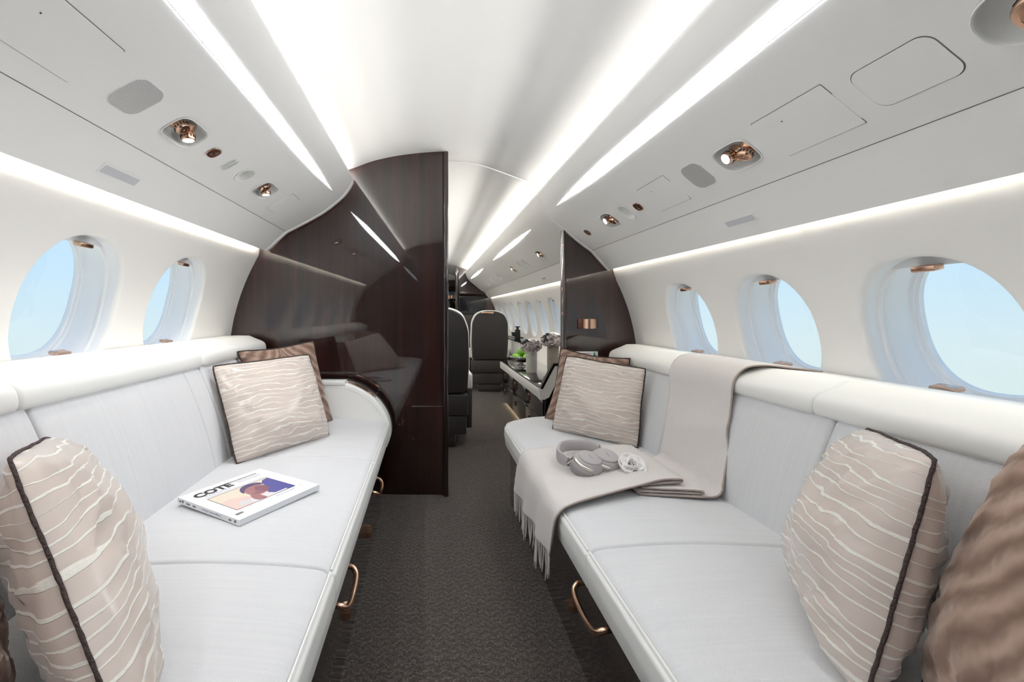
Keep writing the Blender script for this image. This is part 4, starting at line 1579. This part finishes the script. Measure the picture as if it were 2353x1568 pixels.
# ------------------------------------------------------------------ headphones
def make_headphones():
    z0 = .4475
    c1 = S(1347, 1088, z0); c2 = S(1384, 1082, z0)
    root = thing('headphones', 'grey over-ear headphones with silver yokes lying on the blanket', 'headphones', (c1 + c2) / 2)
    ups = []
    for c, tilt, big in ((S(1346, 1083, z0), (.30, -.38), True), (S(1386, 1077, z0), (.22, -.40), False)):
        d = Vector((tilt[0] * .8, tilt[1], 1)).normalized()
        r = .056
        fr = frame_of(c + Vector((0, 0, .012)), d, (1, .2, 0))
        cup = lathe('ear_cushion', [(.030, -.012), (r * .92, -.014), (r, -.004), (r * .99, .004), (r * .95, .007)], 'hp_dark', root, 36, fr, sy=.90)
        lathe('ear_cup', [(r * .95, .007), (r * .985, .012), (r * .96, .022), (r * .80, .036), (r * .71, .0395), (r * .70, .038)], 'hp_grey', root, 36, fr, sy=.90)
        lathe('cup_cap', [(r * .70, .038), (r * .715, .043), (r * .69, .045), (.0001, .0456)], 'hp_grey', root, 36, fr, sy=.90)
        # raised maker's line on the cap: a slim bar of lettering
        bm = bmesh.new(); bm_box(bm, (.002, .0, .0457), (.0022, .022, .0006))
        bmesh.ops.transform(bm, matrix=fr, verts=bm.verts); from_bm('cap_lettering', bm, 'hp_dark', root)
        for a in (-.4, -.9):
            p = fr @ Vector((r * .97 * math.cos(a - .8), r * .87 * math.sin(a - .8), .012))
            bm = bmesh.new(); bmesh.ops.create_icosphere(bm, subdivisions=1, radius=.0022); bmesh.ops.translate(bm, vec=p, verts=bm.verts)
            from_bm('button', bm, 'ink', root, True)
        # silver yoke hugging the cup
        pts = []
        for a in np.linspace(math.radians(170), math.radians(258), 12):
            pts.append(fr @ Vector((r * .90 * math.cos(a), r * .84 * math.sin(a), .031 - .004 * math.sin((a - 3) * 1.2))))
        tube('yoke', pts, [.003] + [.0055] * 10 + [.004], 'silver', root, 10)
        ups.append((fr, pts[0]))
    # headband: padded arch lying on its side, behind the cups
    A = S(1306, 1080, z0) + Vector((0, 0, .026)); B = S(1378, 1050, z0) + Vector((0, 0, .030))
    C1 = S(1283, 1066, z0) + Vector((0, 0, .030)); C2 = S(1292, 1047, z0) + Vector((0, 0, .032)); C3 = S(1325, 1042, z0) + Vector((0, 0, .032)); C4 = S(1358, 1044, z0) + Vector((0, 0, .032))
    cen = (A + B) / 2
    path = [Vector(p) for p in spline([tuple(A), tuple(C1), tuple(C2), tuple(C3), tuple(C4), tuple(B)], 8)]
    v, f = [], []
    cs = [(.009, .0), (.010, .012), (.004, .020), (-.004, .020), (-.007, .010), (-.007, -.010), (-.004, -.020), (.004, -.020), (.010, -.012)]
    n = len(cs)
    for i, p in enumerate(path):
        t = (path[min(i + 1, len(path) - 1)] - path[max(i - 1, 0)]).normalized()
        side = t.cross(Vector((0, 0, 1))).normalized()
        if side.dot(cen - p) < 0: side = -side
        e = min(1, .75 + min(i, len(path) - 1 - i) * .09)
        for a, b in cs: v.append(p + side * a * e + Vector((0, 0, b * e)))
    for i in range(len(path) - 1):
        for k in range(n):
            l = (k + 1) % n
            f.append((i * n + k, i * n + l, (i + 1) * n + l, (i + 1) * n + k))
    f.append(tuple(range(n))); f.append(tuple((len(path) - 1) * n + k for k in range(n)))
    bm = bmesh.new(); vs = [bm.verts.new(p) for p in v]
    for q in f: bm.faces.new([vs[i] for i in q])
    from_bm('headband', bm, 'hp_grey', root, 50)
    for (fr, p), e in zip(ups, (A, B)):
        d = (p - e).normalized()
        tube('slider', [e - d * .006, (e + p) / 2, p], .0062, 'silver', root, 8)


make_headphones()


# ------------------------------------------------------------------ fabric camellia
def petal_mesh(fr, w, l, cup, curl, name, mt, parent):
    v, f = [], []
    R, K = 6, 18
    v.append(fr @ Vector((0, 0, 0)))
    for i in range(1, R + 1):
        for k in range(K):
            a = 2 * math.pi * k / K
            r = i / R
            x = r * math.cos(a) * w
            y = r * math.sin(a) * l + l * .9
            rad2 = (x / w) ** 2 + ((y - l * .9) / l) ** 2
            z = cup * rad2 + curl * max(0, (y / (2 * l)) ** 3)
            v.append(fr @ Vector((x, y, z)))
    for k in range(K): f.append((0, 1 + k, 1 + (k + 1) % K))
    v[0] = fr @ Vector((0, l * .9, 0))
    for i in range(R - 1):
        for k in range(K):
            l_ = (k + 1) % K
            f.append((1 + i * K + k, 1 + (i + 1) * K + k, 1 + (i + 1) * K + l_, 1 + i * K + l_))
    o = build(name, v, f, mt, parent, True)
    md = o.modifiers.new('thick', 'SOLIDIFY'); md.thickness = .0012
    return o


def make_flower():
    c = S(1449, 1090, .446)
    root = thing('camellia_flower', 'white fabric camellia with dark centre lying on the blanket', 'flower', c)
    tilt = Matrix.Translation(c + Vector((0, .0, .020))) @ Matrix.Rotation(math.radians(38), 4, 'X')
    for k, a in enumerate((0, 72, 140, 215, 290)):
        fr = tilt @ Matrix.Rotation(math.radians(a + 10), 4, 'Z') @ Matrix.Rotation(math.radians(16), 4, 'X')
        petal_mesh(fr, .030, .026, .014, -.004, 'petal', 'petal_white', root)
    for k, a in enumerate((40, 165, 265)):
        fr = tilt @ Matrix.Translation((0, 0, .004)) @ Matrix.Rotation(math.radians(a), 4, 'Z') @ Matrix.Rotation(math.radians(42), 4, 'X')
        petal_mesh(fr, .019, .016, .010, .004, 'inner_petal', 'petal_white', root)
    rnd = random.Random(3)
    for k in range(9):
        p = tilt @ Vector((rnd.uniform(-.007, .007), rnd.uniform(-.007, .007), .006))
        q = tilt @ Vector((rnd.uniform(-.010, .010), rnd.uniform(-.010, .010), .020))
        tube('stamen', [p, (p + q) / 2 + Vector((0, 0, .001)), q], [.0012, .001, .0016], 'ink' if k % 2 else 'silver', root, 6)
    petal_mesh(Matrix.Translation(c + Vector((-.016, -.020, .001))) @ Matrix.Rotation(math.radians(110), 4, 'Z'), .009, .016, .001, 0, 'leaf', 'petal_white', root)


make_flower()

# ------------------------------------------------------------------ lamp and placard on the narrow partition
def make_wall_lamp():
    a, b = U(1329, 733, Y_BULK_R), U(1370, 755, Y_BULK_R)
    x0, x1, z0, z1 = a.x, b.x, b.z, a.z
    root = thing('wall_lamp', 'copper half drum wall lamp on the narrow wood partition', 'lamp', ((x0 + x1) / 2, Y_BULK_R - .03, z0))
    box('mount_plate', ((x0 + x1) / 2 - .004, Y_BULK_R - .006, (z0 + z1) / 2), (x1 - x0, .010, z1 - z0), 'copper_sign', root, .002)
    xc = (x0 + x1) / 2 + .006; r = (x1 - x0) / 2 - .006
    v, f = [], []
    N = 20
    for z in (z0, z0 + .001, z1 - .001, z1):
        rr = r if z0 < z < z1 else r - .001
        for k in range(N + 1):
            t = math.pi * k / N
            v.append(Vector((xc - rr * math.cos(t), Y_BULK_R - .011 - rr * 1.0 * math.sin(t), z)))
    for i in range(3):
        for k in range(N): f.append((i * (N + 1) + k, i * (N + 1) + k + 1, (i + 1) * (N + 1) + k + 1, (i + 1) * (N + 1) + k))
    f.append(tuple(range(N, -1, -1))); f.append(tuple(3 * (N + 1) + k for k in range(N + 1)))
    build('drum_shade', v, f, 'copper', root, 40)


def make_placard():
    a, b = U(1318, 808, Y_BULK_R - .006), U(1374, 836, Y_BULK_R - .006)
    c = (a + b) / 2
    root = thing('exit_placard', 'small white placard with red text and green figure behind the pillow', 'sign', (c.x, c.y, b.z))
    box('board', (c.x, Y_BULK_R - .004, c.z), (b.x - a.x, .005, a.z - b.z), 'white_plastic', root, .002, 2)
    rnd = random.Random(2)
    for k in range(4):
        q = 0.0
        v, f = [], []
        while q < .072:
            w = rnd.uniform(.003, .009)
            n = len(v)
            zz = a.z - .014 - .0095 * k
            v += [Vector((a.x + .018 + q, Y_BULK_R - .0068, zz)), Vector((a.x + .018 + q + w, Y_BULK_R - .0068, zz)), Vector((a.x + .018 + q + w, Y_BULK_R - .0068, zz + .0045)), Vector((a.x + .018 + q, Y_BULK_R - .0068, zz + .0045))]
            f.append((n, n + 1, n + 2, n + 3))
            q += w + .0022
        build('red_print', v, f, 'red_ink', root)
    x = U(1365, 815, Y_BULK_R).x
    lathe('figure_head', [(.0045, 0), (.004, .001), (.0001, .001)], 'green_sign', root, 14, frame_of((x, Y_BULK_R - .0066, a.z - .010), (0, -1, 0), (1, 0, 0)))
    box('figure_body', (x, Y_BULK_R - .007, a.z - .026), (.012, .001, .020), 'green_sign', root, .003)


make_wall_lamp()
make_placard()
# dark low cabinet end of the sofa recess on the narrow partition is hidden behind the pillows


# ------------------------------------------------------------------ aft cabin
def make_seat(name, label, x0, x1, yb, zt, yaw=0):
    """club seat seen from behind: dark shell, cream lining, plinth"""
    xc = (x0 + x1) / 2; w = x1 - x0
    root = thing(name, label, 'seat', (xc, yb + .25, 0), 'club seats in the aft cabin')
    # back shell outline in (x, z)
    sh = [(-w / 2 + .012, .40), (w / 2 - .012, .40), (w / 2, .62), (w / 2 - .008, .86), (w / 2 - .05, zt - .045), (w / 2 - .13, zt - .005), (0, zt), (-w / 2 + .13, zt - .005), (-w / 2 + .05, zt - .045), (-w / 2 + .008, .86), (-w / 2, .62)]
    def slab(poly, ya, yb_, lean, nm, mt, r=.02):
        n = len(poly)
        rows = [(ya + r * .8, r), (ya + r * .25, r * .35), (ya, 0.008), (ya - .0, .0)]
        rows = [(ya, r), (ya + r * .3, r * .3), (ya + r, 0), (yb_ - r, 0), (yb_ - r * .3, r * .3), (yb_, r)]
        v, f = [], []
        for y, ins in rows:
            for x, z in inset_poly(poly, ins):
                v.append(Vector((xc + x, y - lean * (z - .4), z)))
        for i in range(len(rows) - 1):
            for k in range(n):
                l = (k + 1) % n
                f.append((i * n + k, i * n + l, (i + 1) * n + l, (i + 1) * n + k))
        f.append(tuple(range(n))); f.append(tuple((len(rows) - 1) * n + k for k in range(n)))
        bm = bmesh.new(); vs = [bm.verts.new(p) for p in v]
        for q in f: bm.faces.new([vs[i] for i in q])
        return from_bm(nm, bm, mt, root, 50)
    big = rounded(sh, .04, 4)
    slab(big, yb, yb + .05, .10, 'back_shell', 'seat_dark', .012)
    lin = [(x * 1.035, z + (.012 if z > .8 else 0)) for x, z in big]
    slab(lin, yb + .045, yb + .16, .10, 'back_cushion', 'leather', .03)
    box('seat_cushion', (xc, yb + .38, .40), (w * .96, .52, .14), 'leather', root, .03, 3)
    for s in (-1, 1):
        box('armrest', (xc + s * (w / 2 + .012), yb + .36, .47), (.05, .50, .12), 'leather', root, .018, 3)
        box('side_panel', (xc + s * (w / 2 + .012), yb + .36, .27), (.045, .50, .30), 'seat_dark', root, .015, 3)
    box('lower_shell', (xc, yb + .06, .315), (w * .98, .12, .155), 'seat_dark', root, .012, 2)
    box('kick_panel', (xc, yb + .08, .165), (w * .94, .12, .14), 'seat_dark', root, .012, 2)
    box('plinth', (xc, yb + .24, .05), (w * .62, .40, .10), 'seat_dark', root, .02, 2)
    box('top_latch', (xc - w * .08, yb - .10 * (zt - .4) - .004, zt - .022), (w * .34, .018, .020), 'copper', root, .004)
    return root


make_seat('club_seat', 'dark grey club seat with cream lining right behind the wide partition', -.20, .285, 3.30, 1.015)
make_seat('club_seat', 'dark grey club seat with copper top latch facing the far television', .515, .965, 5.62, 1.0)


def make_tv():
    root = thing('television', 'black flat television on the far mahogany partition', 'television', (.75, Y_FAR - .03, 1.0))
    a, b = U(1054, 682, Y_FAR), U(1117, 722, Y_FAR)
    box('bezel', ((a.x + b.x) / 2, Y_FAR - .02, (a.z + b.z) / 2), (b.x - a.x, .03, a.z - b.z), 'black', root, .004)
    box('screen', ((a.x + b.x) / 2, Y_FAR - .037, (a.z + b.z) / 2), (b.x - a.x - .02, .004, a.z - b.z - .02), 'screen', root)


make_tv()


def make_galley():
    # doorway beyond the far partition: dark cabinet, blue porthole door panel, copper jars
    root = thing('galley_cabinet', 'dark galley cabinet seen past the far partition', 'cabinet', (.42, 9.4, 0))
    box('body', (.42, 9.42, .62), (.55, .3, 1.24), 'black_gloss', root, .01)
    box('upper_cupboard', (.42, 9.46, 1.52), (.55, .22, .24), 'dark_wood_flat', root, .01)
    box('worktop', (.42, 9.40, 1.25), (.58, .36, .02), 'chrome', root, .004)
    o = thing('galley_window', 'rounded blue window over the galley cabinet', 'window', (.46, 9.58, 1.27))
    pts = rr_outline(.14, .26, .05)
    build('blue_pane', [(.46 + x, 9.595, 1.42 + z) for x, z in pts], [tuple(range(len(pts)))], 'sky_card', o)
    tube('window_rim', [(.46 + x, 9.59, 1.42 + z) for x, z in pts], .008, 'shell', o, 8, True)
    for k, x in enumerate((.40, .455)):
        j = lathe('copper_jar', [(.026, 0), (.028, .01), (.028, .07), (.022, .08), (.024, .085), (.0001, .086)], 'copper', None, 18, Matrix.Translation((x, 9.30, 1.26)))
        tag(j, 'small copper jar on the galley cabinet', 'jar', 'copper galley jars')


make_galley()


def make_credenza():
    xt, zt = .775, .460
    y0, y1 = 3.19, 5.0
    root = thing('credenza', 'low glossy black credenza with white edge band along the windows', 'cabinet', (1.0, 4.1, 0))
    box('body', (.928, (y0 + y1) / 2 + .02, .225), (.231, y1 - y0 - .04, .41), 'black_gloss', root, .004)
    ys = np.linspace(y0 + .03, y1 - .01, 4)
    for i in range(3):
        for z0, z1 in ((.235, .378), (.045, .228)):
            d = box('drawer', (.808, (ys[i] + ys[i + 1]) / 2, (z0 + z1) / 2), (.016, ys[i + 1] - ys[i] - .006, z1 - z0), 'black_gloss', root, .002)
            yy = (ys[i] + ys[i + 1]) / 2 + .18
            box('drawer_pull', (.799, yy, (z0 + z1) / 2), (.006, .030, .055), 'copper', d, .002)
            box('pull_recess', (.7955, yy, (z0 + z1) / 2), (.004, .014, .036), 'black', d)
    box('top', ((xt + 1.16) / 2, (y0 + y1) / 2, zt - .006), (1.16 - xt, y1 - y0, .012), 'black_gloss', root, .003)
    box('edge_band', (xt + .004, (y0 + y1) / 2, zt - .048), (.016, y1 - y0, .068), 'leather', root, .004)
    # upturned end: white band with dark cap rising towards the wall
    P = [(.768, .452), (.785, .452), (.868, .612), (1.155, .625)]
    low = [(1.155, .545), (.900, .535), (.832, .395), (.800, .378), (.768, .378)]
    v, f = extrude_xz(P + low, y0 - .012, y0 + .03)
    bm = bmesh.new(); vs = [bm.verts.new(p) for p in v]
    for q in f: bm.faces.new([vs[i] for i in q])
    from_bm('end_band', bm, 'leather', root)
    cap = [(.772, .453), (.788, .453), (.872, .613), (1.155, .626), (1.155, .642), (.862, .630), (.776, .466)]
    v, f = extrude_xz(cap, y0 - .014, y0 + .035)
    bm = bmesh.new(); vs = [bm.verts.new(p) for p in v]
    for q in f: bm.faces.new([vs[i] for i in q])
    from_bm('end_cap', bm, 'black_gloss', root)
    box('floor_light', (.835, (y0 + y1) / 2, .012), (.01, y1 - y0 - .1, .008), 'led_warm', root)


make_credenza()


def make_vase(label, x, y, z, r, h, mt):
    """straight vase wrapped in a lattice of raised cane strips"""
    root = thing('lattice_vase', label, 'vase', (x, y, z), 'lattice vases on the credenza')
    T = Matrix.Translation((x, y, z))
    lathe('body', [(.0001, 0), (r * .96, 0), (r, .004), (r, h - .003), (r * .97, h), (r * .86, h), (r * .85, h - .02), (.0001, h - .025)], mt, root, 32, T)
    g = Geo()
    for s in (-1, 1):
        for k in range(10):
            pts = []
            for t in np.linspace(0, 1, 14):
                a = 2 * math.pi * (k / 10 + s * t * h * 4.0)
                pts.append((x + (r + .001) * math.cos(a), y + (r + .001) * math.sin(a), z + .006 + (h - .012) * t))
            g.add(*tube_data(pts, .0028, 5))
    o = g.obj('lattice', mt, root)
    return root


def make_bouquet(label, x, y, z, R, seed):
    root = thing('flower_bouquet', label, 'flowers', (x, y, z), 'bouquets in the lattice vases')
    rnd = random.Random(seed)
    g = Geo()
    for k in range(230):
        # petals over a flattened ball
        u, t = rnd.uniform(-.45, 1), rnd.uniform(0, 2 * math.pi)
        d = Vector((math.sqrt(max(0, 1 - u * u)) * math.cos(t), math.sqrt(max(0, 1 - u * u)) * math.sin(t), u))
        c = Vector((x, y, z + R * .42)) + Vector((d.x * R, d.y * R, d.z * R * .72)) * rnd.uniform(.86, 1.04)
        nrm = (d + Vector((rnd.uniform(-.8, .8), rnd.uniform(-.8, .8), rnd.uniform(-.6, .8)))).normalized()
        fr = frame_of(c, nrm, Vector((rnd.uniform(-1, 1), rnd.uniform(-1, 1), rnd.uniform(-1, 1))))
        s = R * rnd.uniform(.17, .27)
        v = [fr @ Vector((0, 0, -.004))]
        K = 6
        for q in range(K):
            a = 2 * math.pi * q / K
            v.append(fr @ Vector((s * math.cos(a) * (1 if q % 2 else .8), s * math.sin(a) * .9, .005 * math.sin(q * 2.2))))
        g.add(v, [(0, 1 + q, 1 + (q + 1) % K) for q in range(K)])
    o = g.obj('hydrangea_petals', 'petal', root, True)
    o['kind'] = 'stuff'
    c = Vector((x + R * .05, y - R * .2, z + R * 1.08))
    petal_mesh(frame_of(c, (.1, -.5, 1), (1, 0, 0)) @ Matrix.Translation((0, -.025, 0)), R * .5, R * .33, .008, 0, 'white_bloom', 'petal_white', root)
    for k in range(3):
        a = Vector((x - R * .25, y - R * .2, z + R * .95)); b = a + Vector((-R * (.55 + .25 * k), -.01 * k, R * (.22 - .20 * k)))
        tube('dark_leaf', [a, (a + b) / 2 + Vector((0, 0, .008)), b], [.006, .010, .002], 'ink', root, 6)


zt = .461
vA = Vector((.886, 3.97, zt)); vB = Vector((1.005, 3.72, zt))
make_vase('shorter white lattice vase beside the bowl of apples', vA.x, vA.y, vA.z, .043, .192, 'vase_white')
make_bouquet('grey hydrangea bouquet in the shorter white vase', vA.x, vA.y, vA.z + .19, .082, 5)
make_vase('taller grey lattice vase close to the narrow partition', vB.x, vB.y, vB.z, .044, .255, 'vase_grey')
make_bouquet('grey hydrangea bouquet in the taller grey vase', vB.x, vB.y, vB.z + .253, .085, 9)


def make_bowl():
    x, y = .905, 4.50
    root = thing('fruit_bowl', 'footed metal fruit bowl holding green apples', 'bowl', (x, y, zt))
    T = Matrix.Translation((x, y, zt))
    lathe('bowl', [(.030, .030), (.075, .040), (.112, .070), (.122, .088), (.120, .090), (.108, .074), (.072, .046), (.0001, .038)], 'chrome', root, 36, T)
    lathe('foot', [(.055, 0), (.056, .004), (.030, .010), (.020, .022), (.026, .032)], 'chrome', root, 28, T)
    spots = [(-.052, -.035, .078), (.040, -.052, .078), (.050, .045, .080), (-.045, .050, .080), (.0, -.005, .134)]
    for k, (dx, dy, dz) in enumerate(spots):
        r = .041
        cx, cy, cz = x + dx, y + dy, zt + dz
        prof = [(.0001, -.030), (.012, -.036), (.026, -.032), (.038, -.014), (.041, .006), (.035, .026), (.022, .036), (.010, .033), (.0001, .026)]
        T2 = Matrix.Translation((cx, cy, cz)) @ Matrix.Rotation(.3 * (k - 2), 4, 'X')
        a = thing('green_apple', 'green apple on top of the others in the bowl' if k == 4 else 'green apple resting low in the metal bowl', 'apple', (cx, cy, cz - .036), 'green apples in the bowl')
        lathe('flesh', prof, 'apple', a, 24, T2)
        tube('stem', [T2 @ Vector((0, 0, .026)), T2 @ Vector((.002, 0, .040)), T2 @ Vector((.005, 0, .048))], .0015, 'ink', a, 5)


make_bowl()


def make_side_ledge():
    root = thing('side_ledge', 'cream side ledge with dark wood top along the aft windows', 'ledge', (1.10, 6.2, .24))
    box('body', (1.075, 6.2, .44), (.09, 2.3, .40), 'leather', root, .02, 3)
    box('top', (1.095, 6.2, .652), (.16, 2.32, .022), 'black_gloss', root, .006)
    box('copper_inlay', (1.028, 6.2, .640), (.004, 2.28, .006), 'copper', root)
    # black bottle and carafe tray on the ledge
    b = thing('black_bottle', 'slim black bottle with flat stopper on the side ledge', 'bottle', (1.04, 5.40, .663))
    T = Matrix.Translation((1.04, 5.40, .663))
    lathe('bottle_body', [(.030, 0), (.032, .004), (.032, .11), (.014, .125), (.014, .145)], 'black', b, 24, T)
    lathe('stopper', [(.030, .145), (.031, .148), (.031, .156), (.0001, .158)], 'black', b, 24, T)
    t = thing('black_tray', 'low black tray of cups on the side ledge', 'tray', (1.10, 5.85, .663))
    box('tray_plate', (1.10, 5.85, .669), (.12, .45, .012), 'black', t, .004)
    for k in range(3):
        lathe('cup', [(.022, .010), (.030, .060), (.027, .060), (.018, .014), (.0001, .014)], 'black', t, 20, Matrix.Translation((1.10, 5.70 + .14 * k, .663)))


make_side_ledge()
#END
